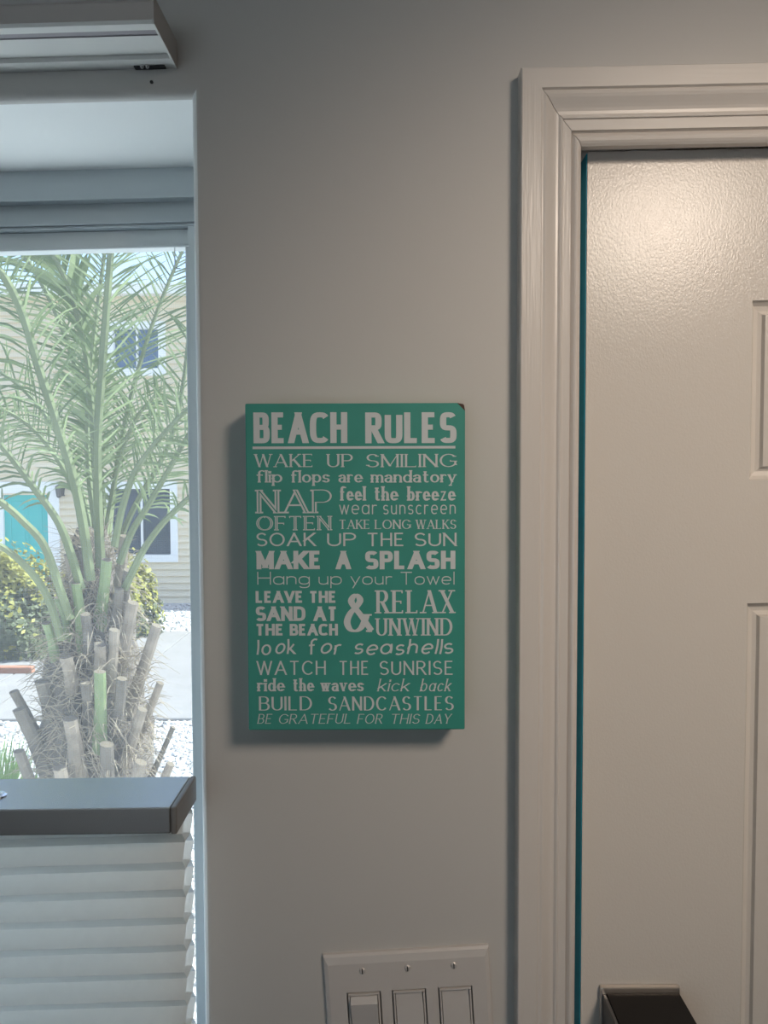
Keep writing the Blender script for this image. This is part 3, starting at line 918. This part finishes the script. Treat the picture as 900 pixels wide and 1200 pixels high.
for (a, b) in cuts:                         # walls of the openings
    q0 = [pp(a, V1, YT), pp(b, V1, YT), pp(b, V0, YT), pp(a, V0, YT)]
    q1 = [pp(a, V1, -0.001), pp(b, V1, -0.001), pp(b, V0, -0.001), pp(a, V0, -0.001)]
    for e_ in range(4):
        k.face([q0[(e_ + 1) % 4], q0[e_], q1[e_], q1[(e_ + 1) % 4]])
k.build('face_plate', M_plate, sw)
for n_, (a, b) in enumerate(cuts):
    k = MB()
    i0, i1 = a + 0.0012, b - 0.0012
    w = 0.0022
    for q in [(i0, i1, V0 + .001, V0 + .001 + w), (i0, i1, V1 - .001 - w, V1 - .001), (i0, i0 + w, V0 + .001 + w, V1 - .001 - w), (i1 - w, i1, V0 + .001 + w, V1 - .001 - w)]:
        pbox(k, *q, -0.0075, -0.001, 0.0003)
    fr = k.build('switch_frame', M_plate, sw)
    # rocker: folded paddle, pressed at the top or at the bottom
    k = MB()
    a0, a1 = i0 + w + 0.0004, i1 - w - 0.0004
    v0, v1 = V0 + 0.0036, V1 - 0.0036
    vm = (v0 + v1) / 2
    ya, yb, yc = (-0.0125, -0.0085, -0.0050) if n_ == 0 else (-0.0048, -0.0082, -0.0115)
    lip = 0.0055 if n_ == 0 else 0.001
    prof_ = [(v0, -0.002), (v0, ya + (0.0045 if n_ == 0 else 0.0005)), (v0 + lip, ya), (vm, yb), (v1 - 0.001, yc), (v1, yc + 0.0005), (v1, -0.002)]
    k.prism([pp(a0, v, y) for v, y in prof_], [pp(a1, v, y) for v, y in prof_])
    k.build('rocker', M_paddle, fr, merge=True)
    # slotted screw above
    k = MB()
    c = pp((a + b) / 2, 0.0165, YT)
    ring_ = lambda r, y: [c + PXA * r * math.cos(2 * math.pi * t / 16) + PZA * r * math.sin(2 * math.pi * t / 16) + Vector((0, y, 0)) for t in range(16)]
    k.prism(ring_(0.0031, 0), ring_(0.0031, -0.0006), 0, False)
    k.prism(ring_(0.0031, -0.0006), ring_(0.0020, -0.0014), 0, True)
    k.mesh([c + PXA * x + PZA * z + Vector((0, y, 0)) for y in (-0.0012, -0.0016) for x, z in [(-.0005, -.0027), (.0005, -.0027), (.0005, .0027), (-.0005, .0027)]],
           [(0, 1, 2, 3), (4, 5, 6, 7), (0, 1, 5, 4), (1, 2, 6, 5), (2, 3, 7, 6), (3, 0, 4, 7)], 1)
    k.build('screw', [M_screw, M_dark], sw)

# ================================================================== OUTSIDE
GZ = -0.69
M_gravel = mat('white_gravel', (0.42, 0.42, 0.415), 0.9, mottle=(60, 0.25))
M_stone = mat('white_stone', (0.46, 0.46, 0.455), 0.85)
M_stone2 = mat('grey_stone', (0.22, 0.215, 0.21), 0.85)
M_concrete = mat('concrete', (0.215, 0.205, 0.197), 0.9, mottle=(4, 0.08))
M_siding = mat('beige_siding', (0.70, 0.60, 0.43), 0.8, mottle=(1.5, 0.04))
M_whitetrim = mat('white_trim', (0.78, 0.77, 0.74), 0.6)
M_tealdoor = mat('teal_door', (0.02, 0.42, 0.39), 0.5)
M_darkglass = mat('dark_window_glass', (0.05, 0.065, 0.09), 0.08)
M_blueglass = mat('blue_window_glass', (0.07, 0.12, 0.22), 0.08)
M_edge = mat('brown_edging', (0.33, 0.15, 0.09), 0.8)
M_lantern = mat('lantern_metal', (0.08, 0.075, 0.07), 0.5)
M_soil = mat('soil', (0.12, 0.09, 0.07), 1.0)

k = MB(); k.box((-30, -30, GZ - 0.3), (30, 40, GZ))
tag(k.build('ground', M_gravel), kind='structure')
# unseen pale slabs added outside both windows to bounce sunlight indoors
k = MB(); k.box((-6, 0.3, GZ - 0.1), (6, 2.3, GZ + 0.02)); k.box((-6, -12, GZ - 0.1), (6, -4.0, GZ + 0.02))
tag(k.build('bounce_slab', mat('bounce_white', (0.80, 0.81, 0.80), 0.8)), kind='structure')
# concrete walk with joints
def gy(px, py): 
    d = CROT @ Vector(((px - 450) / F, -(py - 600) / F, -1.0))
    t = (GZ - CAM.z) / d.z
    return CAM + d * t
wy0, wy1 = gy(210, 845).y, gy(210, 742).y
k = MB()
x = -12.0
while x < 6:
    k.box((x + 0.008, wy0, GZ - 0.05), (x + 1.5 - 0.008, wy1, GZ + 0.03)); x += 1.5
tag(k.build('walkway', M_concrete, bevel=0.008, segs=1), kind='structure')

# gravel: single stones near enough to be seen one by one are past counting
random.seed(11)
k = MB()
ico = []
t_ = (1 + 5 ** .5) / 2
iv = [Vector(p).normalized() for p in [(-1, t_, 0), (1, t_, 0), (-1, -t_, 0), (1, -t_, 0), (0, -1, t_), (0, 1, t_), (0, -1, -t_), (0, 1, -t_), (t_, 0, -1), (t_, 0, 1), (-t_, 0, -1), (-t_, 0, 1)]]
fi = [(0, 11, 5), (0, 5, 1), (0, 1, 7), (0, 7, 10), (0, 10, 11), (1, 5, 9), (5, 11, 4), (11, 10, 2), (10, 7, 6), (7, 1, 8), (3, 9, 4), (3, 4, 2), (3, 2, 6), (3, 6, 8), (3, 8, 9), (4, 9, 5), (2, 4, 11), (6, 2, 10), (8, 6, 7), (9, 8, 1)]
pbx0 = at(112, 800, 3.35).x
def stones(x0, x1, y0, y1, n, s):
    for _ in range(n):
        cx, cy = random.uniform(x0, x1), random.uniform(y0, y1)
        # only where the window shows the ground
        ppx = 450 + F * cx / (cy + 0.77)
        if ppx < -30 or ppx > 300: continue
        if math.hypot(cx - pbx0, cy - 3.35) < .42: continue
        r = s * random.uniform(.6, 1.3)
        sx_, sy_, sz_ = r * random.uniform(.7, 1.3), r * random.uniform(.7, 1.3), r * random.uniform(.5, .9)
        a = random.uniform(0, 6.28)
        ca, sa = math.cos(a), math.sin(a)
        vs_ = []
        for v in iv:
            j = random.uniform(.85, 1.15)
            X, Y_, Z = v.x * sx_ * j, v.y * sy_ * j, v.z * sz_ * j
            vs_.append((cx + X * ca - Y_ * sa, cy + X * sa + Y_ * ca, GZ + sz_ * .35 + Z))
        k.mesh(vs_, fi, 1 if random.random() < .13 else 0)
stones(-4.2, -0.4, 2.4, wy0 - .02, 15000, 0.021)
stones(-9, -2, wy1 + .02, 14.0, 2600, 0.03)
tag(k.build('gravel', [M_stone, M_stone2]), 'white gravel covering the ground around the palm', 'gravel', kind='stuff')

# ------------------------------------------------------------------ building across the way
BY = 14.2
bl = empty('building', (-5, BY, GZ))
tag(bl, 'beige clapboard building with teal door behind the palm tree', 'building')
BZT = at(190, 346, BY).z
bx0, bx1 = -13.0, 2.0
d0, d1 = at(5, 600, BY), at(57, 600, BY)
dtop = at(30, 578, BY).z
w0, w1 = at(131, 600, BY), at(200, 600, BY)
wtop, wbot = at(165, 573, BY).z, at(165, 650, BY).z
u0, u1 = at(134, 400, BY), at(186, 400, BY)
utop, ubot = at(160, 386, BY).z, at(160, 432, BY).z
k = MB()
lap = 0.13
z = GZ
holes = [(d0.x, d1.x, GZ, dtop), (w0.x, w1.x, wbot, wtop), (u0.x, u1.x, ubot, utop)]
while z < BZT:
    z2 = min(z + lap, BZT)
    zm = (z + z2) / 2
    segs = [(bx0, bx1)]
    for (a, b, c, d) in holes:
        if c <= zm <= d:
            ns = []
            for (s0, s1) in segs:
                if a > s0 and b < s1: ns += [(s0, a), (b, s1)]
                else: ns.append((s0, s1))
            segs = ns
    for s0, s1 in segs:
        k.face([(s0, BY - 0.04, z), (s1, BY - 0.04, z), (s1, BY, z2), (s0, BY, z2)])
        k.face([(s0, BY, z), (s1, BY, z), (s1, BY - 0.04, z), (s0, BY - 0.04, z)])
    z = z2
k.face([(bx0, BY + 0.12, GZ), (bx0, BY + 0.12, BZT), (bx1, BY + 0.12, BZT), (bx1, BY + 0.12, GZ)])
k.face([(bx0, BY, GZ), (bx0, BY + 5, GZ), (bx0, BY + 5, BZT), (bx0, BY, BZT)])
k.face([(bx1, BY, GZ), (bx1, BY, BZT), (bx1, BY + 5, BZT), (bx1, BY + 5, GZ)])
k.face([(bx0, BY, BZT), (bx0, BY + 5, BZT), (bx1, BY + 5, BZT), (bx1, BY, BZT)])
k.build('wall', M_siding, bl)
k = MB()
k.box((bx0 - .1, BY - 0.25, BZT - 0.02), (bx1 + .1, BY + 5, BZT + 0.16))
k.build('roof_edge', M_whitetrim, bl)
def frame_part(name, a, b, c, d, w, bottom=True):
    q = MB()
    q.box((a - w, BY - 0.05, d), (b + w, BY + .1, d + w))
    if bottom: q.box((a - w, BY - 0.06, c - w), (b + w, BY + .1, c))
    q.box((a - w, BY - 0.05, c), (a, BY + .1, d)); q.box((b, BY - 0.05, c), (b + w, BY + .1, d))
    return q.build(name, M_whitetrim, bl)
df_ = frame_part('door_frame', d0.x, d1.x, GZ, dtop, 0.22, False)
q = panel_door(d0.x, d1.x, GZ + .02, dtop, [(d0.x + .12, d0.x + .40, GZ + .2, GZ + .9), (d1.x - .40, d1.x - .12, GZ + .2, GZ + .9), (d0.x + .12, d0.x + .40, GZ + 1.1, dtop - .15), (d1.x - .40, d1.x - .12, GZ + 1.1, dtop - .15)], BY + .01, .05, 0)
q.build('door', M_tealdoor, bl)['label'] = 'teal front door'
for (a, b, c, d, mm) in [(w0.x, w1.x, wbot, wtop, M_darkglass), (u0.x, u1.x, ubot, utop, M_blueglass)]:
    wf = frame_part('window', a, b, c, d, 0.14)
    q = MB(); q.box((a, BY + .05, c), (b, BY + .07, d)); q.build('window_pane', mm, wf)
    q = MB(); m_ = (a + b) / 2; q.box((m_ - .02, BY + .02, c), (m_ + .02, BY + .05, d)); q.build('mullion', M_whitetrim, wf)
# wall lantern beside the teal door
ln = at(70, 574, BY - .12)
q = MB()
q.box((ln.x - .05, BY - .04, ln.z - .12), (ln.x + .05, BY + .0, ln.z + .12))
q.tube([(ln.x, BY - .03, ln.z + .06), (ln.x, BY - .10, ln.z + .14), (ln.x, BY - .16, ln.z + .10)], .012, 6)
q.tube([(ln.x, BY - .16, ln.z + .10), (ln.x, BY - .16, ln.z + .06), (ln.x, BY - .16, ln.z - .12), (ln.x, BY - .16, ln.z - .15)], [.02, .075, .05, .03], 8)
q.build('lantern', M_lantern, bl)

# edging board in front of the hedge
e0, e1 = gy(-60, 791), gy(41, 790)
k = MB(); k.box((e0.x - 3, e0.y - .06, GZ), (e1.x, e0.y + .04, GZ + .11))
tag(k.build('garden_edging', M_edge, bevel=.01, segs=1), 'brown edging board along the ground in front of the bush', 'edging')

# ------------------------------------------------------------------ bushes
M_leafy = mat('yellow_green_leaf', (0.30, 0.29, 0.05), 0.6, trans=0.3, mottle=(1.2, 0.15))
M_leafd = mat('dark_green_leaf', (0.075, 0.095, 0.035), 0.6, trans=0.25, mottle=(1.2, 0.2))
M_twig = mat('bush_twig', (0.10, 0.075, 0.05), 0.9)
def bush(name, label, c, rx, ry, rz, n, seed, mats, topfrac):
    random.seed(seed)
    root = empty(name, c)
    tag(root, label, 'bush')
    f = MB()
    for _ in range(n):
        th = random.uniform(0, 2 * math.pi); u = random.uniform(-0.2, 1)
        s = math.sqrt(max(0, 1 - u * u))
        lump = 1 + .10 * math.sin(5 * th + seed) + .08 * math.sin(9 * th * 1.3 + 7 * u) + random.uniform(-.12, .05)
        p = Vector(c) + Vector((rx * s * math.cos(th) * lump, ry * s * math.sin(th) * lump, rz * max(u, -.2) * lump + rz * .2))
        nrm_ = Vector((s * math.cos(th), s * math.sin(th), u + .3)).normalized()
        a = nrm_.cross(Vector((random.uniform(-1, 1), random.uniform(-1, 1), random.uniform(-1, 1)))).normalized()
        b = nrm_.cross(a); a = (a + nrm_ * random.uniform(-.7, .7)).normalized()
        L = random.uniform(.035, .065); W = L * .5
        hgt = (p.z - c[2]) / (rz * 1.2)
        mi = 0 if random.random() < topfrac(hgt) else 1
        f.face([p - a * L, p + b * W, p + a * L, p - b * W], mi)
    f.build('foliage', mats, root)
    tw = MB()
    for _ in range(26):
        th = random.uniform(0, 6.28); r = random.uniform(.3, .85)
        e = Vector(c) + Vector((rx * r * math.cos(th), ry * r * math.sin(th), rz * random.uniform(.4, 1.0)))
        b_ = Vector((c[0] + random.uniform(-.2, .2) * rx, c[1] + random.uniform(-.2, .2) * ry, GZ))
        tw.tube([b_, (b_ + e) / 2 + Vector((0, 0, .1)), e], [.02, .014, .005], 5)
    tw.build('stems', M_twig, root)
    return root
hb = gy(30, 782)
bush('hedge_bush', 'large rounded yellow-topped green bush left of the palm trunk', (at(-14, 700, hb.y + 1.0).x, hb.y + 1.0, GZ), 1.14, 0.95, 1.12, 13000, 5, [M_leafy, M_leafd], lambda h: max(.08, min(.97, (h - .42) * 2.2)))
hb2 = gy(165, 745)
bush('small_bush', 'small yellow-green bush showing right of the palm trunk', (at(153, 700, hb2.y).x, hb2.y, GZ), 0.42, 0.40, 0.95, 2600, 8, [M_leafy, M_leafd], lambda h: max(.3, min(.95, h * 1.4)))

# ------------------------------------------------------------------ palm tree
M_rachis = mat('palm_rachis', (0.17, 0.20, 0.105), 0.75, spec=0.2, mottle=(5, 0.15))
M_leaflet = mat('palm_leaflet', (0.135, 0.185, 0.075), 0.45, trans=0.35, mottle=(2.5, 0.2))
M_leaflet2 = mat('sunny_palm_leaflet', (0.27, 0.33, 0.16), 0.4, trans=0.35, mottle=(2.5, 0.2))
M_bark = mat('palm_bark', (0.12, 0.10, 0.08), 0.95, bump=(40, 0.8, 0.02), mottle=(14, 0.35))
M_bootg = mat('green_boot', (0.19, 0.25, 0.11), 0.6, mottle=(9, 0.2))
M_bootb = mat('dry_boot', (0.27, 0.225, 0.175), 0.85, mottle=(12, 0.25))
M_bootd = mat('dark_boot', (0.15, 0.13, 0.105), 0.9, mottle=(12, 0.25))
M_cut = mat('cut_face', (0.15, 0.125, 0.09), 0.9)
M_fibre = mat('palm_fibre', (0.34, 0.285, 0.205), 0.9)
PY = 3.35
pbx = at(112, 800, PY).x
palm = empty('palm_tree', (pbx, PY, GZ))
tag(palm, 'palm tree with cut frond stubs on its trunk and arching green fronds outside the window', 'palm tree')
def pz_at(py): return at(112, py, PY).z
k = MB()
zs = [GZ + (pz_at(618) - GZ) * i / 18 for i in range(19)]
def trunk_r(py):
    pts_ = [(600, .05), (630, .09), (660, .13), (690, .165), (750, .22), (800, .255), (860, .285), (960, .30), (2000, .30)]
    for (a0, r0), (a1, r1) in zip(pts_[:-1], pts_[1:]):
        if py <= a1: return r0 + (r1 - r0) * max(0, py - a0) / (a1 - a0)
    return .30
def row_of(z): return 600 + F * math.tan(math.atan2(CAM.z - z, PY + .77) - R(2.6))
k.tube([(pbx + .01 * math.sin(i), PY, z) for i, z in enumerate(zs)], [trunk_r(row_of(z)) * (1 + .06 * math.sin(i * 2.3)) for i, z in enumerate(zs)], 16)
k.build('trunk', M_bark, palm, smooth=True)

def boot(x0, y0, x1, y1, w, depth, m, thin=False):
    """cut frond base from its root on the trunk (x1,y1) to its cut end (x0,y0), photo pixels on plane PY - depth"""
    depth = min(depth, trunk_r(y1) + .05)
    a, b = at(x1, y1, PY - depth + 0.05), at(x0, y0, PY - depth - 0.05)
    wm = w / F * (PY + .77 - depth) / 2
    q = MB()
    ax = (b - a).normalized()
    q.tube([a - ax * .10, a, (a + b) / 2 + Vector((0, .01, 0)), b], [wm * 1.5, wm * 1.25, wm * 1.02, wm], 8, flat=.62, endmi=1)
    return q.build('frond_stub', [m, M_cut], palm, smooth=False)
for (x0, y0, x1, y1, w, dp, m) in [
    (89, 683, 96, 750, 12, .30, M_bootg), (125, 656, 118, 718, 13, .28, M_bootg), (117, 755, 117, 790, 14, .31, M_bootb), (117, 787, 117, 862, 14.5, .34, M_bootg),
    (77, 769, 86, 812, 16, .28, M_bootb), (54, 730, 64, 766, 11, .24, M_bootg), (184, 733, 156, 818, 13, .20, M_bootb), (156, 706, 142, 770, 14, .24, M_bootb),
    (16, 810, 45, 866, 12, .20, M_bootd), (22, 831, 54, 905, 16, .26, M_bootd), (82, 842, 91, 900, 18, .36, M_bootb), (125, 872, 125, 925, 17, .38, M_bootd),
    (203, 852, 182, 900, 6, .18, M_bootd), (167, 831, 151, 880, 12, .30, M_bootb), (48, 798, 61, 852, 16, .22, M_bootd), (188, 800, 168, 850, 9, .22, M_bootb),
    (70, 900, 78, 950, 17, .38, M_bootb), (165, 893, 150, 945, 15, .36, M_bootb), (22, 880, 42, 940, 14, .28, M_bootd), (143, 795, 137, 850, 13, .32, M_bootd),
    (100, 800, 104, 845, 13, .31, M_bootd),
    (97, 640, 102, 695, 12, .20, M_bootd), (146, 628, 139, 690, 12, .18, M_bootb),
    (80, 650, 90, 705, 11, .20, M_bootb), (150, 668, 142, 715, 11, .22, M_bootd), (100, 720, 104, 770, 12, .31, M_bootd), (134, 738, 130, 790, 12, .32, M_bootb), (68, 700, 82, 745, 10, .24, M_bootg), (140, 690, 134, 735, 11, .24, M_bootd), (200, 895, 180, 940, 10, .26, M_bootb)]:
    boot(x0, y0, x1, y1, w, dp, m)

# frayed fibres hanging off the trunk: nobody could count them
random.seed(21)
k = MB()
for _ in range(1500):
    py = random.uniform(625, 960); sp = trunk_r(py) * 1.08 * F / 4.0
    px = 112 + random.uniform(-1, 1) * sp
    side = (px - 112) / sp
    p = at(px, py, PY - trunk_r(py) * math.sqrt(max(0.02, 1 - side * side)) - .02)
    L = random.uniform(.05, .20)
    d_ = Vector((side * .9 + random.uniform(-.6, .6), -random.uniform(0, .6), random.uniform(-.5, 1.0))).normalized()
    s_ = Vector((random.uniform(-1, 1), 0, random.uniform(-1, 1))) * .3
    q = [p, p + d_ * L * .5 + s_ * L * .2, p + d_ * L + s_ * L * .6 - Vector((0, 0, L * .3))]
    k.tube(q, [.0026, .002, .0008], 3)
tag(k.build('fibre', M_fibre, palm), kind='stuff')

def spline(P, n):
    P = [Vector(p) for p in P]
    out = []
    m_ = len(P) - 1
    for i in range(n + 1):
        t = i / n * m_; j = min(int(t), m_ - 1); t -= j
        p0, p1, p2, p3 = P[max(0, j - 1)], P[j], P[j + 1], P[min(m_, j + 2)]
        out.append(0.5 * (2 * p1 + (p2 - p0) * t + (2 * p0 - 5 * p1 + 4 * p2 - p3) * t * t + (3 * p1 - p0 - 3 * p2 + p3) * t ** 3))
    return out

def frond(pix, d0_, d1_, w0_, w1_, start=.25, llen=.36, lw=.0085, step=.029, seed=0, droop=.25, lean=.75, mats=None):
    """a feather frond: pix photo points base to tip, depth offset from d0_ to d1_ towards the viewer (negative = beyond)"""
    random.seed(seed)
    nP = len(pix)
    P = [at(x, y, PY - (d0_ + (d1_ - d0_) * i / (nP - 1))) for i, (x, y) in enumerate(pix)]
    C_ = spline(P, 40)
    L = sum((C_[i + 1] - C_[i]).length for i in range(40))
    rw = [(w0_ + (w1_ - w0_) * i / 40) / F * 4.0 / 2 for i in range(41)]
    q = MB()
    q.tube(C_, rw, 6, flat=.7)
    n = int(L * (1 - start) / step)
    # frond plane: the rachis tangent and a side vector mostly across the view
    for i in range(n):
        t = start + (1 - start) * (i + random.uniform(-.3, .3)) / n
        fx = max(0, min(39.999, t * 40)); j = int(fx)
        p = C_[j].lerp(C_[j + 1], fx - j)
        T = (C_[min(40, j + 2)] - C_[max(0, j - 1)]).normalized()
        S_ = T.cross(Vector((0, 1, 0))).normalized()
        Nn = S_.cross(T).normalized()
        ramp = min(1, .35 + 2.2 * (t - start)) * (1 - .45 * max(0, t - .6) / .4)
        for sg in (-1, 1):
            ll = llen * ramp * random.uniform(.8, 1.15)
            dirv = (T * lean + S_ * sg * random.uniform(.6, 1.05) + Nn * random.uniform(-.6, .5)).normalized()
            bend = Vector((0, 0, -droop)) + Vector((random.uniform(-.12, .12), random.uniform(-.12, .12), random.uniform(-.1, .1)))
            li = 2 if random.random() < .45 else 1
            a = p; c1 = p + dirv * ll * .35; c2 = p + dirv * ll * .7 + bend * ll * .22; c3 = p + dirv * ll + bend * ll * .55
            wv = dirv.cross(Vector((random.uniform(-.5, .5), 1, random.uniform(-.5, .5)))).normalized() * lw * random.uniform(.45, .8)
            q.face([a - wv * .5, a + wv * .5, c1 + wv, c1 - wv], li)
            q.face([c1 - wv, c1 + wv, c2 + wv * .75, c2 - wv * .75], li)
            q.face([c2 - wv * .75, c2 + wv * .75, c3], li)
    return q.build('frond', mats or [M_rachis, M_leaflet, M_leaflet2], palm)

frond([(118, 665), (115, 600), (114, 520), (119, 440), (125, 360), (131, 280), (138, 190)], .20, .35, 12, 7, .22, .40, seed=1, droop=.1)
frond([(106, 680), (98, 620), (87, 565), (67, 498), (45, 430), (25, 365), (0, 318), (-40, 280)], .28, .55, 12, 8, .25, .38, seed=2, droop=.45)
frond([(95, 690), (80, 640), (66, 608), (40, 572), (12, 535), (-20, 500), (-70, 470)], .30, .55, 11, 5, .42, .34, seed=3, droop=.7)
frond([(82, 725), (70, 690), (52, 640), (28, 612), (0, 588), (-50, 560)], .30, .6, 11, 7, .75, .30, seed=4, droop=.6)
frond([(72, 750), (58, 705), (40, 675), (15, 650), (-10, 635), (-60, 615)], .28, .6, 10, 6, .8, .3, seed=5, droop=.6)
frond([(134, 640), (142, 600), (155, 560), (170, 535), (195, 505), (222, 478), (260, 450)], .25, .45, 9, 4, .3, .30, seed=6, droop=.3)
frond([(140, 660), (155, 622), (175, 590), (198, 550), (222, 508), (255, 460)], .22, .4, 9, 4, .3, .30, seed=7, droop=.4)
frond([(146, 690), (165, 650), (185, 620), (212, 592), (250, 560)], .25, .5, 9, 5, .62, .28, seed=8, droop=.5)
frond([(137, 645), (150, 610), (168, 575), (186, 545), (205, 500), (216, 440), (222, 380)], .05, .1, 8, 4, .3, .34, seed=9, droop=.1)
# fronds at the back of the crown
frond([(122, 640), (118, 560), (100, 470), (75, 390), (45, 325), (10, 280), (-30, 250)], -.10, -.55, 9, 5, .25, .42, lw=.011, seed=10, droop=.2)
frond([(126, 640), (135, 560), (150, 480), (172, 400), (198, 330), (225, 270)], -.15, -.5, 8, 4, .22, .40, lw=.009, seed=12, droop=.15)
frond([(110, 640), (94, 570), (62, 500), (20, 450), (-30, 420)], -.2, -.6, 8, 4, .3, .40, seed=14, droop=.35)
frond([(112, 620), (103, 540), (104, 460), (112, 380), (122, 300), (128, 240)], .05, -.2, 8, 4, .2, .36, seed=15, droop=.3)
frond([(116, 660), (112, 590), (108, 520), (104, 450), (96, 390)], -.05, -.2, 8, 4, .2, .30, step=.016, lw=.010, seed=18, droop=.5)
frond([(120, 660), (128, 600), (140, 540), (160, 490), (190, 455)], -.05, -.25, 8, 4, .25, .30, step=.02, lw=.009, seed=19, droop=.6)
frond([(108, 660), (92, 590), (62, 530), (22, 490), (-30, 470)], .0, .2, 8, 4, .3, .34, step=.02, seed=20, droop=.8)
# fronds sweeping in from above, their tips hanging left
frond([(112, 560), (104, 440), (88, 360), (62, 300), (20, 262), (-40, 250)], .1, .4, 8, 4, .3, .52, lw=.022, seed=16, droop=.3, lean=1.1)

# grass clump low at the left
M_grass = mat('grass_blade', (0.15, 0.27, 0.06), 0.5, trans=0.3)
random.seed(31)
gc = at(8, 905, 3.6)
k = MB()
for _ in range(70):
    b0 = Vector((gc.x + random.uniform(-.16, .06), gc.y + random.uniform(-.12, .12), GZ))
    top = Vector((gc.x + random.uniform(-.22, .16), gc.y + random.uniform(-.2, .2), at(8, random.uniform(858, 900), 3.6).z))
    md = b0.lerp(top, .6) + Vector((0, 0, .14))
    wv = Vector((.006, .002, 0))
    k.face([b0 - wv, b0 + wv, md + wv, md - wv]); k.face([md - wv, md + wv, top])
tag(k.build('grass_clump', M_grass), 'clump of green grass blades at the left foot of the palm', 'grass', kind='stuff')
